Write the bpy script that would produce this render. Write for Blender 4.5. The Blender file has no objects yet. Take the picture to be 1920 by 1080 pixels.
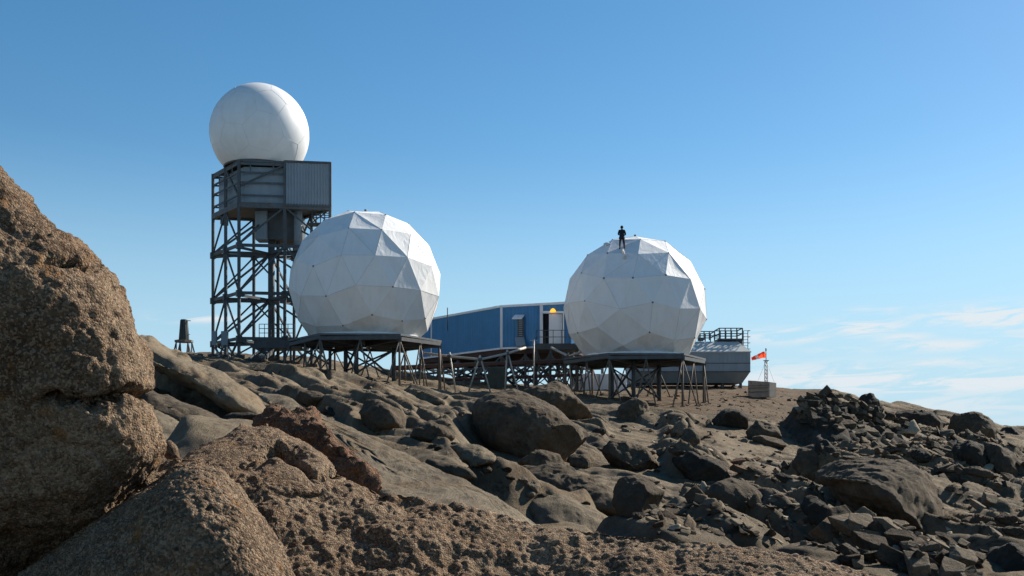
import bpy, bmesh, math, random
import numpy as np
from mathutils import Vector, Matrix
from mathutils.bvhtree import BVHTree

random.seed(7)
R = math.radians
F, HY = 2000.0, 830.0            # focal length and horizon row of the 1920x1080 photograph

# ------------------------------------------------------------------ camera
scene = bpy.context.scene
col = scene.collection
cd = bpy.data.cameras.new('camera')
cam = bpy.data.objects.new('camera', cd); col.objects.link(cam)
cam.location = (0, 0, 0); cam.rotation_euler = (R(90), 0, 0)
cd.sensor_width = 36.0; cd.lens = 36.0 * F / 1920.0
cd.shift_y = (HY - 540) / 1920.0
cd.clip_start = 0.1; cd.clip_end = 20000
scene.camera = cam

# ------------------------------------------------------------------ light
SUN = Vector((0.639, 0.522, 0.564)).normalized()
SUN_EL = math.asin(SUN.z); SUN_AZ = math.atan2(SUN.x, SUN.y)
ld = bpy.data.lights.new('sun', 'SUN'); ld.energy = 5.0; ld.angle = R(0.53); ld.color = (1.0, 0.93, 0.82)
lo = bpy.data.objects.new('sun', ld); col.objects.link(lo)
lo.rotation_euler = SUN.to_track_quat('Z', 'Y').to_euler(); lo.location = (60, 50, 60)
scene.view_settings.view_transform = 'Standard'; scene.view_settings.look = 'None'
scene.view_settings.exposure = 0.9; scene.view_settings.gamma = 1.0

w = bpy.data.worlds.new("World"); scene.world = w; w.use_nodes = True

class NT:
    """tiny node-graph helper"""
    def __init__(s, tree): s.t = tree; s.n = tree.nodes; s.l = tree.links
    def new(s, typ, **kw):
        n = s.n.new(typ)
        for k, v in kw.items(): setattr(n, k, v)
        return n
    def put(s, inp, v):
        if hasattr(v, 'is_output') or isinstance(v, bpy.types.NodeSocket): s.l.new(v, inp)
        else: inp.default_value = v
    def m(s, op, a, b=0.0, c=None, clamp=False):
        n = s.new('ShaderNodeMath', operation=op); n.use_clamp = clamp
        s.put(n.inputs[0], a); s.put(n.inputs[1], b)
        if c is not None: s.put(n.inputs[2], c)
        return n.outputs[0]
    def mix(s, f, a, b, mode='MIX'):
        n = s.new('ShaderNodeMix', data_type='RGBA', blend_type=mode)
        s.put(n.inputs[0], f); s.put(n.inputs[6], a); s.put(n.inputs[7], b)
        return n.outputs[2]
    def ramp(s, f, stops):
        n = s.new('ShaderNodeValToRGB'); e = n.color_ramp.elements
        while len(e) < len(stops): e.new(0.5)
        for i, (p, c) in enumerate(stops): e[i].position = p; e[i].color = c if len(c) == 4 else (*c, 1)
        s.put(n.inputs[0], f); return n.outputs[0]
    def rng(s, v, a, b, c=0.0, d=1.0, smooth=True):
        n = s.new('ShaderNodeMapRange'); n.interpolation_type = 'SMOOTHSTEP' if smooth else 'LINEAR'
        s.put(n.inputs[0], v)
        for i, q in enumerate((a, b, c, d)): n.inputs[i+1].default_value = q
        return n.outputs[0]
    def noise(s, vec, scale, detail=4, rough=0.55, dist=0.0):
        n = s.new('ShaderNodeTexNoise'); s.put(n.inputs['Vector'], vec)
        n.inputs['Scale'].default_value = scale; n.inputs['Detail'].default_value = detail
        n.inputs['Roughness'].default_value = rough; n.inputs['Distortion'].default_value = dist
        return n.outputs['Fac']
    def voro(s, vec, scale, feature='F1', out='Distance', rnd=1.0):
        n = s.new('ShaderNodeTexVoronoi', feature=feature); s.put(n.inputs['Vector'], vec)
        n.inputs['Scale'].default_value = scale
        return n.outputs[out]
    def mapv(s, vec, sc=(1, 1, 1), rot=(0, 0, 0), loc=(0, 0, 0)):
        n = s.new('ShaderNodeMapping'); s.put(n.inputs[0], vec)
        n.inputs[1].default_value = loc; n.inputs[2].default_value = rot; n.inputs[3].default_value = sc
        return n.outputs[0]

def build_world():
    g = NT(w.node_tree); g.n.clear()
    out = g.new('ShaderNodeOutputWorld'); bg = g.new('ShaderNodeBackground'); bg.inputs[1].default_value = SKY_STRENGTH
    sky = g.new('ShaderNodeTexSky', sky_type='NISHITA'); sky.sun_disc = False
    sky.sun_elevation = SUN_EL; sky.sun_rotation = SUN_AZ
    sky.altitude = 150; sky.air_density = 1.0; sky.dust_density = 0.25; sky.ozone_density = 2.2
    tc = g.new('ShaderNodeTexCoord'); sep = g.new('ShaderNodeSeparateXYZ'); g.l.new(tc.outputs['Generated'], sep.inputs[0])
    az = g.m('ARCTAN2', sep.outputs[0], sep.outputs[1])
    el = g.m('ARCSINE', sep.outputs[2])
    cmb = g.new('ShaderNodeCombineXYZ'); g.l.new(az, cmb.inputs[0]); g.l.new(g.m('ADD', g.m('MULTIPLY', el, 6.5), g.m('MULTIPLY', az, -0.35)), cmb.inputs[1])
    n1 = g.noise(cmb.outputs[0], 15.0, 8, 0.62, 0.8)
    def blob(a0, e0, ra, re):
        d = g.m('ADD', g.m('POWER', g.m('DIVIDE', g.m('SUBTRACT', az, a0), ra), 2.0), g.m('POWER', g.m('DIVIDE', g.m('SUBTRACT', el, e0), re), 2.0))
        return g.m('POWER', 2.718, g.m('MULTIPLY', d, -1.0))
    def pos(px, py): return math.atan((px-960)/F), math.atan((HY-py)/F*math.cos(math.atan((px-960)/F)))
    tot = None
    for px, py, rx, ry, s in [(1622, 613, 62, 13, 1.0), (1640, 585, 40, 8, .55), (1475, 628, 62, 13, .9), (1580, 655, 50, 8, .45),
                              (1865, 592, 110, 16, 1.0), (1930, 600, 80, 18, .9), (1760, 648, 75, 9, .75), (1690, 632, 45, 7, .6),
                              (1910, 640, 45, 9, .8), (1560, 712, 190, 24, .85), (1800, 715, 180, 22, .8), (1760, 680, 90, 7, .5),
                              (1500, 690, 120, 9, .4), (370, 596, 60, 7, .7), (1700, 760, 330, 26, .35)]:
        a0, e0 = pos(px, py)
        b = g.m('MULTIPLY', blob(a0, e0, rx/F, ry/F), s)
        tot = b if tot is None else g.m('MAXIMUM', tot, b)
    # thin cirrus elsewhere round the horizon
    low = g.m('MULTIPLY', g.m('MULTIPLY', g.rng(el, 0.0, 0.05), g.rng(el, 0.22, 0.09)), g.m('GREATER_THAN', g.m('ABSOLUTE', az), 0.6))
    tot = g.m('MAXIMUM', tot, g.m('MULTIPLY', low, 0.6))
    cl = g.m('MULTIPLY', g.m('POWER', tot, 0.8), g.rng(n1, 0.40, 0.58))
    cl = g.m('MULTIPLY', cl, 1.6, clamp=True)
    hz = g.rng(el, 0.28, 0.02, 0.0, 0.9)
    hsv = g.new('ShaderNodeHueSaturation'); hsv.inputs['Saturation'].default_value = SKY_SAT; hsv.inputs['Hue'].default_value = .493
    g.l.new(sky.outputs[0], hsv.inputs['Color'])
    c1 = g.mix(hz, hsv.outputs[0], (3.75, 5.75, 7.2, 1))
    c2 = g.mix(g.m('MULTIPLY', cl, 0.85), c1, (*SKYW, 1))
    g.l.new(c2, bg.inputs[0]); g.l.new(bg.outputs[0], out.inputs[0])
SKY_STRENGTH = 0.0655
SKYW = (6.5, 6.9, 7.2)
SKY_SAT = 1.29
build_world()

# ------------------------------------------------------------------ numpy noise
def _h(ix, iy, iz, seed):
    h = (ix.astype(np.int64)*374761393 + iy.astype(np.int64)*668265263 + iz.astype(np.int64)*2147483647 + seed*1274126177) & 0xFFFFFFFF
    h = ((h ^ (h >> 13))*1274126177) & 0xFFFFFFFF
    h = ((h ^ (h >> 15))*2246822519) & 0xFFFFFFFF
    return ((h ^ (h >> 16)) & 0xFFFFFF)/float(0xFFFFFF)
def vn(x, y, z, seed=0):
    """value noise, -1..1"""
    xi, yi, zi = np.floor(x), np.floor(y), np.floor(z)
    fx, fy, fz = x-xi, y-yi, z-zi
    fx = fx*fx*fx*(fx*(fx*6-15)+10); fy = fy*fy*fy*(fy*(fy*6-15)+10); fz = fz*fz*fz*(fz*(fz*6-15)+10)
    r = 0
    for a in (0, 1):
        for b in (0, 1):
            for c in (0, 1):
                r = r + _h(xi+a, yi+b, zi+c, seed)*(fx if a else 1-fx)*(fy if b else 1-fy)*(fz if c else 1-fz)
    return r*2-1
def fbm(x, y, z, oc=4, seed=0, gain=.5, ridge=False):
    s = 0; a = 1.0; t = 0
    for i in range(oc):
        n = vn(x, y, z, seed+i*17)
        if ridge: n = 1-2*np.abs(n)
        s = s+a*n; t += a; a *= gain; x = x*2.03+11.3; y = y*2.03+4.7; z = z*2.03+7.1
    return s/t
def worley3(x, y, z, seed=0):
    xi, yi, zi = np.floor(x), np.floor(y), np.floor(z); d1 = np.full(x.shape, 9.0); d2 = np.full(x.shape, 9.0)
    for a in (-1, 0, 1):
        for b in (-1, 0, 1):
            for c in (-1, 0, 1):
                X, Y, Z = xi+a, yi+b, zi+c
                d = (X+_h(X, Y, Z, seed)-x)**2+(Y+_h(X, Y, Z, seed+1)-y)**2+(Z+_h(X, Y, Z, seed+2)-z)**2
                d2 = np.minimum(d2, np.maximum(d, d1)); d1 = np.minimum(d1, d)
    return np.sqrt(d1), np.sqrt(d2)
def domes(x, y, seed):
    """elongated rounded domes: the highest of the neighbouring cells' caps, 0..1"""
    xi, yi = np.floor(x), np.floor(y); z0 = xi*0; h = np.zeros(x.shape)
    for a in (-1, 0, 1):
        for b in (-1, 0, 1):
            X, Y = xi+a, yi+b
            dx = x-(X+.15+.7*_h(X, Y, z0, seed)); dy = y-(Y+.15+.7*_h(X, Y, z0, seed+1))
            rr = .55+.5*_h(X, Y, z0, seed+2); hh = .25+.75*_h(X, Y, z0, seed+3)
            q = (dx*dx+dy*dy)/(rr*rr)
            h = np.maximum(h, hh*np.sqrt(np.maximum(0, 1-q)))
    return h
def blocks(x, y, seed):
    """jointed slabs: every cell its own height and tilt; returns height and the distance to the nearest joint"""
    xi, yi = np.floor(x), np.floor(y); z0 = xi*0; d1 = np.full(x.shape, 9.0); d2 = np.full(x.shape, 9.0); h = np.zeros(x.shape)
    for a in (-1, 0, 1):
        for b in (-1, 0, 1):
            X, Y = xi+a, yi+b
            dx = x-(X+.1+.8*_h(X, Y, z0, seed)); dy = y-(Y+.1+.8*_h(X, Y, z0, seed+1)); d = np.maximum(np.abs(dx)*.8+np.abs(dy)*.3, np.abs(dy)*.85+np.abs(dx)*.2)
            hh = _h(X, Y, z0, seed+2)*2-1+dx*(_h(X, Y, z0, seed+3)*2-1.35)+dy*(_h(X, Y, z0, seed+4)*2-.7)
            n = d < d1; d2 = np.where(n, d1, np.minimum(d2, d)); h = np.where(n, hh, h); d1 = np.where(n, d, d1)
    return h, d2-d1
def smooth(e0, e1, v):
    t = np.clip((v-e0)/(e1-e0), 0, 1); return t*t*(3-2*t)

# ------------------------------------------------------------------ mesh helpers
def np_mesh(name, V, Fc, smooth_=True):
    me = bpy.data.meshes.new(name); V = np.ascontiguousarray(V, dtype=np.float32); Fc = np.ascontiguousarray(Fc, dtype=np.int32)
    k = Fc.shape[1]
    me.vertices.add(len(V)); me.vertices.foreach_set('co', V.ravel())
    me.loops.add(Fc.size); me.loops.foreach_set('vertex_index', Fc.ravel())
    me.polygons.add(len(Fc)); me.polygons.foreach_set('loop_start', np.arange(len(Fc), dtype=np.int32)*k)
    me.polygons.foreach_set('loop_total', np.full(len(Fc), k, dtype=np.int32))
    me.polygons.foreach_set('use_smooth', np.full(len(Fc), smooth_, dtype=bool))
    me.update(calc_edges=True); me.validate(); return me
_ico = {}
def ico(n):
    if n not in _ico:
        bm = bmesh.new(); bmesh.ops.create_icosphere(bm, subdivisions=n, radius=1.0)
        me = bpy.data.meshes.new('t'); bm.to_mesh(me); bm.free()
        V = np.empty(len(me.vertices)*3, np.float32); me.vertices.foreach_get('co', V)
        I = np.empty(len(me.loops), np.int32); me.loops.foreach_get('vertex_index', I)
        _ico[n] = (V.reshape(-1, 3).astype(np.float64), I.reshape(-1, 3)); bpy.data.meshes.remove(me)
    return _ico[n]
def vnormals(V, T):
    fn = np.cross(V[T[:, 1]]-V[T[:, 0]], V[T[:, 2]]-V[T[:, 0]])
    n = np.zeros_like(V)
    for i in range(3):
        for c in range(3): n[:, c] += np.bincount(T[:, i], fn[:, c], minlength=len(V))
    return n/np.maximum(1e-12, np.linalg.norm(n, axis=1, keepdims=True))
def grid_faces(nr, nc):
    i = np.arange((nr-1)*(nc-1)); r = i//(nc-1); c = i % (nc-1); a = r*nc+c
    return np.stack([a, a+1, a+nc+1, a+nc], 1)

def obj(name, me, mat=None, parent=None, loc=(0, 0, 0)):
    o = bpy.data.objects.new(name, me); col.objects.link(o)
    o.location = loc
    if mat is not None and me is not None and not me.materials:
        for q in (mat if isinstance(mat, (list, tuple)) else [mat]): me.materials.append(q)
    if parent is not None: o.parent = parent
    return o
def tag(o, label=None, cat=None, group=None, kind=None):
    if label: o['label'] = label
    if cat: o['category'] = cat
    if group: o['group'] = group
    if kind: o['kind'] = kind
    return o
def thing(name, label, cat, loc=(0, 0, 0), group=None):
    return tag(obj(name, None, loc=loc), label, cat, group)

class MB:
    """collects boxes, bars and tubes in world coordinates; build() links them as ONE mesh object"""
    def __init__(s): s.v = []; s.f = []; s.sm = []
    def add(s, vs, fs, sm=False):
        o = len(s.v); s.v += [tuple(v) for v in vs]; s.f += [[i+o for i in f] for f in fs]; s.sm += [sm]*len(fs); return s
    def bar(s, p, q, wd, ht=None, up=(0, 0, 1)):
        p = Vector(p); q = Vector(q); d = (q-p).normalized(); u = Vector(up)
        if abs(d.dot(u)) > .98: u = Vector((0, 1, 0)) if abs(d.y) < .9 else Vector((1, 0, 0))
        a = d.cross(u).normalized()*(wd/2); b = a.cross(d).normalized()*((ht or wd)/2)
        vs = [p-a-b, p+a-b, p+a+b, p-a+b, q-a-b, q+a-b, q+a+b, q-a+b]
        return s.add(vs, [(0, 3, 2, 1), (4, 5, 6, 7), (0, 1, 5, 4), (1, 2, 6, 5), (2, 3, 7, 6), (3, 0, 4, 7)])
    def box(s, c, size, rz=0.0):
        c = Vector(c); M = Matrix.Rotation(rz, 3, 'Z'); h = Vector(size)/2
        vs = [c+M @ Vector((x*h.x, y*h.y, z*h.z)) for z in (-1, 1) for x, y in ((-1, -1), (1, -1), (1, 1), (-1, 1))]
        return s.add(vs, [(0, 3, 2, 1), (4, 5, 6, 7), (0, 1, 5, 4), (1, 2, 6, 5), (2, 3, 7, 6), (3, 0, 4, 7)])
    def tube(s, pts, r, n=8, cap=True):
        pts = [Vector(p) for p in pts]; rs = r if isinstance(r, (list, tuple)) else [r]*len(pts); vs = []; fs = []
        for i, p in enumerate(pts):
            d = ((pts[i+1]-p) if i == 0 else (p-pts[i-1]) if i == len(pts)-1 else (pts[i+1]-pts[i-1])).normalized()
            u = Vector((0, 0, 1)) if abs(d.z) < .9 else Vector((1, 0, 0))
            a = d.cross(u).normalized(); b = d.cross(a)
            vs += [p+(a*math.cos(6.2832*k/n)+b*math.sin(6.2832*k/n))*rs[i] for k in range(n)]
        for i in range(len(pts)-1):
            for k in range(n): fs.append((i*n+k, i*n+(k+1) % n, (i+1)*n+(k+1) % n, (i+1)*n+k))
        s.add(vs, fs, True)
        if cap:
            o = len(s.v)-len(vs)
            s.f += [[o+k for k in range(n)], [o+(len(pts)-1)*n+k for k in reversed(range(n))]]; s.sm += [False, False]
        return s
    def prism(s, poly, z0, z1):
        """vertical prism over a plan polygon [(x,y)] (z1 a number or a list, one per corner)"""
        n = len(poly); zt = z1 if isinstance(z1, (list, tuple)) else [z1]*n; zb = z0 if isinstance(z0, (list, tuple)) else [z0]*n
        vs = [(x, y, zb[i]) for i, (x, y) in enumerate(poly)]+[(x, y, zt[i]) for i, (x, y) in enumerate(poly)]
        return s.add(vs, [tuple(range(n))[::-1], tuple(range(n, 2*n))]+[(i, (i+1) % n, n+(i+1) % n, n+i) for i in range(n)])
    def quad(s, a, b, c, d): return s.add([a, b, c, d], [(0, 1, 2, 3)])
    def build(s, name, mat, parent=None, loc=None, bevel=0):
        base = Vector((0, 0, 0)); q = parent
        while q is not None: base += q.location; q = q.parent
        here = base if loc is None else Vector(loc)
        me = bpy.data.meshes.new(name); me.from_pydata([tuple(Vector(v)-here) for v in s.v], [], s.f)
        me.polygons.foreach_set('use_smooth', s.sm); me.validate()
        bm = bmesh.new(); bm.from_mesh(me); bmesh.ops.recalc_face_normals(bm, faces=bm.faces); bm.to_mesh(me); bm.free()
        o = obj(name, me, mat, parent, loc=(here-base))
        if bevel:
            b = o.modifiers.new('bevel', 'BEVEL'); b.width = bevel; b.segments = 2; b.limit_method = 'ANGLE'
        return o

def P(px, py, Y): return Vector(((px-960)/F*Y, Y, (HY-py)/F*Y))

# ------------------------------------------------------------------ materials
def new_mat(name):
    m = bpy.data.materials.new(name); m.use_nodes = True; g = NT(m.node_tree)
    b = g.n['Principled BSDF']; b.inputs['Specular IOR Level'].default_value = 0.25
    return m, g, b
def paint(name, c, rough=.55, metal=0.0, var=.25, scale=3.0, rust=0.0, bump=0.0, corr=None, emit=None, rustc=(.10, .045, .02, 1)):
    m, g, b = new_mat(name); tc = g.new('ShaderNodeTexCoord').outputs['Object']
    n = g.noise(tc, scale, 6, .6)
    streak = g.noise(g.mapv(tc, (scale*1.2, scale*1.2, scale*.15)), 1.0, 5, .6)
    k = g.m('ADD', g.m('MULTIPLY', n, .55), g.m('MULTIPLY', streak, .45))
    lo_ = tuple(x*(1-var) for x in c); hi = tuple(min(1, x*(1+var*.7)) for x in c)
    colr = g.ramp(k, [(.30, lo_), (.70, hi)])
    if rust:
        rn = g.noise(tc, scale*2.3, 7, .7, .4)
        colr = g.mix(g.rng(rn, .66-rust*.3, .74-rust*.2), colr, rustc)
    g.l.new(colr, b.inputs['Base Color']); b.inputs['Roughness'].default_value = rough; b.inputs['Metallic'].default_value = metal
    if bump:
        bp = g.new('ShaderNodeBump'); bp.inputs['Strength'].default_value = bump; bp.inputs['Distance'].default_value = .03
        g.l.new(g.noise(tc, scale*4, 5, .6), bp.inputs['Height']); g.l.new(bp.outputs[0], b.inputs['Normal'])
    if emit:
        b.inputs['Emission Color'].default_value = (*emit[0], 1); b.inputs['Emission Strength'].default_value = emit[1]
    return m

def rock_mat(name, dark, mid, light, lichen=0.0, crystal=0.0, cscale=25.0, bump=.6, bdist=.05, bscale=4.0, stretch=None, lich_c=(.20, .10, .035), speck=0.5, dirt=False, darkl=0.0, hue=.0):
    tone = lambda c: (c[0]*.80, c[1]*.78, c[2]*.72)
    dark, mid, light, lich_c = tone(dark), tone(mid), tone(light), tone(lich_c)
    m, g, b = new_mat(name); tc = g.new('ShaderNodeTexCoord').outputs['Object']
    v = g.mapv(tc, stretch[0], stretch[1]) if stretch else tc
    n1 = g.noise(v, bscale*.22, 6, .62, .3)
    n2 = g.noise(tc, bscale*2.0, 8, .65)
    k = g.m('ADD', g.m('MULTIPLY', n1, .55), g.m('MULTIPLY', n2, .45))
    c = g.ramp(k, [(.33, dark), (.5, mid), (.68, light)])
    # patches of a browner and a greyer kind
    n3 = g.noise(tc, bscale*.35, 5, .6, .5)
    c = g.mix(g.m('MULTIPLY', g.rng(n3, .48, .68), .5), c, (mid[0]*1.05, mid[1]*.84, mid[2]*.68, 1))
    stk = g.noise(v, bscale*1.7, 8, .72, .3)
    c = g.mix(g.m('MULTIPLY', g.rng(stk, .53, .70), .65), c, (*dark, 1))
    c = g.mix(g.m('MULTIPLY', g.rng(stk, .47, .30), .5), c, (*light, 1))
    if crystal:
        vc = g.new('ShaderNodeTexVoronoi'); g.put(vc.inputs['Vector'], tc); vc.inputs['Scale'].default_value = cscale
        sp = g.new('ShaderNodeSeparateColor'); g.l.new(vc.outputs['Color'], sp.inputs[0])
        c = g.mix(g.m('MULTIPLY', g.m('GREATER_THAN', sp.outputs[0], .72), crystal), c, (light[0]*1.5, light[1]*1.42, light[2]*1.38, 1))
        c = g.mix(g.m('MULTIPLY', g.m('LESS_THAN', sp.outputs[0], .26), crystal), c, (dark[0]*.45, dark[1]*.45, dark[2]*.5, 1))
        c = g.mix(g.m('MULTIPLY', g.m('GREATER_THAN', sp.outputs[1], .86), crystal*.8), c, (mid[0]*1.35, mid[1]*.82, mid[2]*.6, 1))
    if lichen:
        nl = g.noise(tc, bscale*.9, 7, .72, .8)
        c = g.mix(g.m('MULTIPLY', g.rng(nl, .62-lichen*.12, .72-lichen*.1), .75), c, (*lich_c, 1))
    if darkl:
        nd = g.noise(tc, bscale*1.6, 7, .75, .6)
        c = g.mix(g.m('MULTIPLY', g.rng(nd, .60-darkl*.1, .68-darkl*.08), .7), c, (.012, .011, .009, 1))
    if dirt:
        at = g.new('ShaderNodeAttribute'); at.attribute_name = 'dirt'
        dn = g.noise(tc, 1.2, 8, .7)
        dc = g.ramp(dn, [(.3, (.048, .032, .018)), (.5, (.08, .054, .031)), (.7, (.118, .083, .05))])
        n4 = g.noise(tc, .25, 4, .6)
        dc = g.mix(g.m('MULTIPLY', g.rng(n4, .5, .66), .6), dc, (.11, .058, .027, 1))
        c = g.mix(g.rng(g.m('ADD', at.outputs['Fac'], g.m('MULTIPLY', g.m('SUBTRACT', dn, .5), .8)), .4, .6), c, dc)
    g.l.new(c, b.inputs['Base Color']); b.inputs['Roughness'].default_value = .93; b.inputs['Specular IOR Level'].default_value = .12
    h = g.m('ADD', g.m('MULTIPLY', g.noise(v, bscale, 12, .76, .2), .7), g.m('MULTIPLY', n2, .3))
    if crystal: h = g.m('ADD', h, g.m('MULTIPLY', g.voro(tc, cscale), -.35))
    bp = g.new('ShaderNodeBump'); bp.inputs['Strength'].default_value = bump; bp.inputs['Distance'].default_value = bdist
    g.l.new(h, bp.inputs['Height']); g.l.new(bp.outputs[0], b.inputs['Normal'])
    return m

STRIKE = math.atan2(.33, .94)      # whalebacks run down towards the camera and a little to the right
M = {}
M['ground'] = rock_mat('granite_ground', (.060, .048, .034), (.168, .134, .096), (.275, .225, .165), bump=1.0, bdist=.22, bscale=1.1,
                       stretch=((1.6, .45, 1.2), (0, 0, STRIKE)), dirt=True, darkl=.3)
M['slab'] = rock_mat('granite_slab', (.085, .068, .050), (.178, .146, .108), (.265, .222, .168), bump=1.0, bdist=.14, bscale=1.6,
                     stretch=((1.8, .4, 1.4), (0, 0, STRIKE)), darkl=.15)
M['boulder'] = rock_mat('granite_boulder', (.042, .034, .026), (.102, .081, .060), (.19, .155, .118), bump=1.0, bdist=.16, bscale=1.8, darkl=.25, lichen=.1)
M['dark'] = rock_mat('dark_rock', (.022, .020, .017), (.048, .042, .035), (.11, .095, .076), bump=1.0, bdist=.12, bscale=2.2, darkl=.2)
M['near'] = rock_mat('coarse_granite', (.050, .035, .024), (.158, .113, .079), (.31, .237, .172), lichen=.45, crystal=.38, cscale=110, bump=1.0, bdist=.025, bscale=9, darkl=.35, lich_c=(.22, .105, .035))
M['ledge'] = rock_mat('crumbly_granite', (.066, .047, .032), (.178, .129, .090), (.32, .248, .180), lichen=.42, crystal=.42, cscale=100, bump=1.0, bdist=.025, bscale=11, darkl=.4, lich_c=(.23, .12, .045))
M['red'] = rock_mat('reddish_granite', (.055, .034, .024), (.14, .085, .058), (.25, .165, .115), lichen=.5, crystal=.3, cscale=70, bump=1.0, bdist=.03, bscale=6, darkl=.4, lich_c=(.24, .09, .035))
M['stone'] = rock_mat('loose_stone', (.085, .068, .050), (.17, .138, .104), (.28, .233, .182), bump=.7, bdist=.05, bscale=3.5, darkl=.15)
M['pale'] = rock_mat('pale_stone', (.20, .17, .13), (.32, .275, .215), (.45, .395, .32), bump=.6, bdist=.04, bscale=3.5)
M['steel'] = paint('dark_steel', (.070, .078, .082), .6, .0, .35, 2.0, rust=.25)
M['steel2'] = paint('grey_steel', (.085, .10, .106), .6, .0, .35, 2.0, rust=.45)
M['rusty'] = paint('rusty_steel', (.15, .125, .10), .7, .0, .4, 2.5, rust=.45)
M['lightsteel'] = paint('galvanised_steel', (.36, .34, .30), .5, .2, .3, 2.5, rust=.35, rustc=(.16, .10, .06, 1))
M['cabin'] = paint('pale_grey_cladding', (.22, .265, .30), .6, 0, .22, 1.5, rust=.06)
M['grey'] = paint('grey_cladding', (.20, .24, .27), .6, 0, .15, 1.0, rust=.04)
M['blue'] = paint('blue_cladding', (.045, .195, .385), .5, 0, .2, .9)
M['white'] = paint('white_paint', (.72, .73, .74), .5, 0, .12, 1.5, rust=.05)
M['roofgrey'] = paint('pale_roof_sheet', (.42, .44, .42), .5, 0, .15, .8)
M['under'] = paint('red_brown_underside', (.065, .035, .03), .8, 0, .4, 1.0)
M['black'] = paint('dark_interior', (.012, .012, .014), .9, 0, .2, 1.0)
M['concrete'] = paint('weathered_timber', (.24, .21, .175), .8, 0, .3, 1.0, rust=.25, bump=.5)
M['tank'] = paint('pale_tank', (.48, .51, .56), .5, 0, .15, .7, rust=.08)
M['green'] = paint('dark_green_tank', (.030, .042, .038), .6, 0, .35, 2.0, rust=.3)
M['lamp'] = paint('amber_lamp', (.8, .42, .05), .4, 0, .05, 1.0, emit=((1.0, .45, .04), .75))
def cloth(name, c):
    m, g, b = new_mat(name); b.inputs['Base Color'].default_value = (*c, 1); b.inputs['Roughness'].default_value = .8
    t = g.new('ShaderNodeBsdfTranslucent'); t.inputs[0].default_value = (*c, 1); mx = g.new('ShaderNodeMixShader'); mx.inputs[0].default_value = .6
    g.l.new(b.outputs[0], mx.inputs[1]); g.l.new(t.outputs[0], mx.inputs[2]); g.l.new(mx.outputs[0], g.n['Material Output'].inputs[0]); return m
M['orange'] = cloth('orange_cloth', (.85, .11, .04)) #'orange_cloth', (.82, .10, .03), .7, 0, .12, 1.0)
M['whitecloth'] = cloth('white_cloth', (.78, .74, .70)) #'white_cloth', (.75, .72, .70), .7, 0, .08, 1.0)

def radome_mat(name, c, fab=True):
    m, g, b = new_mat(name); tc = g.new('ShaderNodeTexCoord').outputs['Object']
    n = g.noise(tc, .9, 7, .62, .4); st = g.noise(g.mapv(tc, (2.2, 2.2, .35)), 1.0, 6, .6)
    k = g.m('ADD', g.m('MULTIPLY', n, .5), g.m('MULTIPLY', st, .5))
    cc = g.ramp(k, [(.32, tuple(x*y for x, y in zip(c, (.91, .90, .88)))), (.55, c)])
    sp = g.new('ShaderNodeSeparateXYZ'); g.l.new(tc, sp.inputs[0])
    if fab:   # ochre stains near the foot
        s2 = g.m('MULTIPLY', g.rng(sp.outputs[2], 2.3, .3), g.rng(g.noise(tc, .8, 5, .65, .5), .42, .68))
        cc = g.mix(g.m('MULTIPLY', s2, .38), cc, (.46, .40, .31, 1))
    g.l.new(cc, b.inputs['Base Color']); b.inputs['Roughness'].default_value = .6 if fab else .42
    b.inputs['Specular IOR Level'].default_value = .25
    bp = g.new('ShaderNodeBump'); bp.inputs['Strength'].default_value = .35 if fab else .06; bp.inputs['Distance'].default_value = .12
    g.l.new(g.noise(g.mapv(tc, (1, 1, .6), (.4, .2, 0)), 1.6 if fab else .7, 5, .5, 1.0), bp.inputs['Height']); g.l.new(bp.outputs[0], b.inputs['Normal'])
    return m
M['fabric'] = radome_mat('white_radome_fabric', (.68, .68, .675))
M['shell'] = radome_mat('white_radome_shell', (.66, .66, .655), False)
M['seam'] = paint('radome_seam', (.55, .55, .54), .7, 0, .15, 3.0)
M['patch'] = paint('grey_patch', (.14, .135, .125), .8, 0, .2, 3.0)

# ------------------------------------------------------------------ ground
_cx = np.array([-2600, -600, 0, 250, 400, 550, 700, 850, 1000, 1200, 1350, 1500, 1700, 1900, 2500, 4500], float)
_yy = np.array([9, 14, 20, 28, 40, 55, 70, 85, 100, 120, 160], float)
_py = np.array([
 [900, 850, 800, 760, 700, 660, 640, 630, 630, 640, 690],
 [900, 850, 800, 755, 690, 650, 635, 630, 632, 645, 690],
 [900, 850, 805, 760, 690, 655, 650, 652, 656, 665, 700],
 [905, 855, 810, 770, 702, 668, 660, 661, 664, 672, 705],
 [935, 880, 835, 790, 742, 705, 685, 674, 668, 670, 700],
 [965, 910, 860, 815, 772, 730, 704, 688, 676, 676, 705],
 [992, 935, 885, 840, 795, 755, 728, 710, 696, 694, 712],
 [1012, 965, 912, 862, 820, 780, 752, 730, 716, 714, 726],
 [1032, 992, 945, 895, 845, 798, 768, 745, 730, 728, 738],
 [1062, 1018, 974, 920, 865, 815, 780, 754, 730, 723, 740],
 [1082, 1038, 994, 940, 883, 828, 786, 758, 732, 723, 740],
 [1098, 1054, 1008, 954, 900, 850, 808, 775, 744, 731, 746],
 [1112, 1074, 1030, 975, 920, 876, 838, 806, 776, 764, 784],
 [1122, 1088, 1044, 995, 945, 904, 870, 842, 820, 808, 826],
 [1150, 1120, 1080, 1040, 1000, 970, 945, 925, 905, 890, 900],
 [1180, 1150, 1110, 1070, 1040, 1010, 985, 965, 945, 930, 940]], float)
_tz = (HY-_py)/F*_yy[None, :]
_yy2 = np.concatenate([[-30, 0, 4], _yy, [260, 600, 1500, 6000]])
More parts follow.
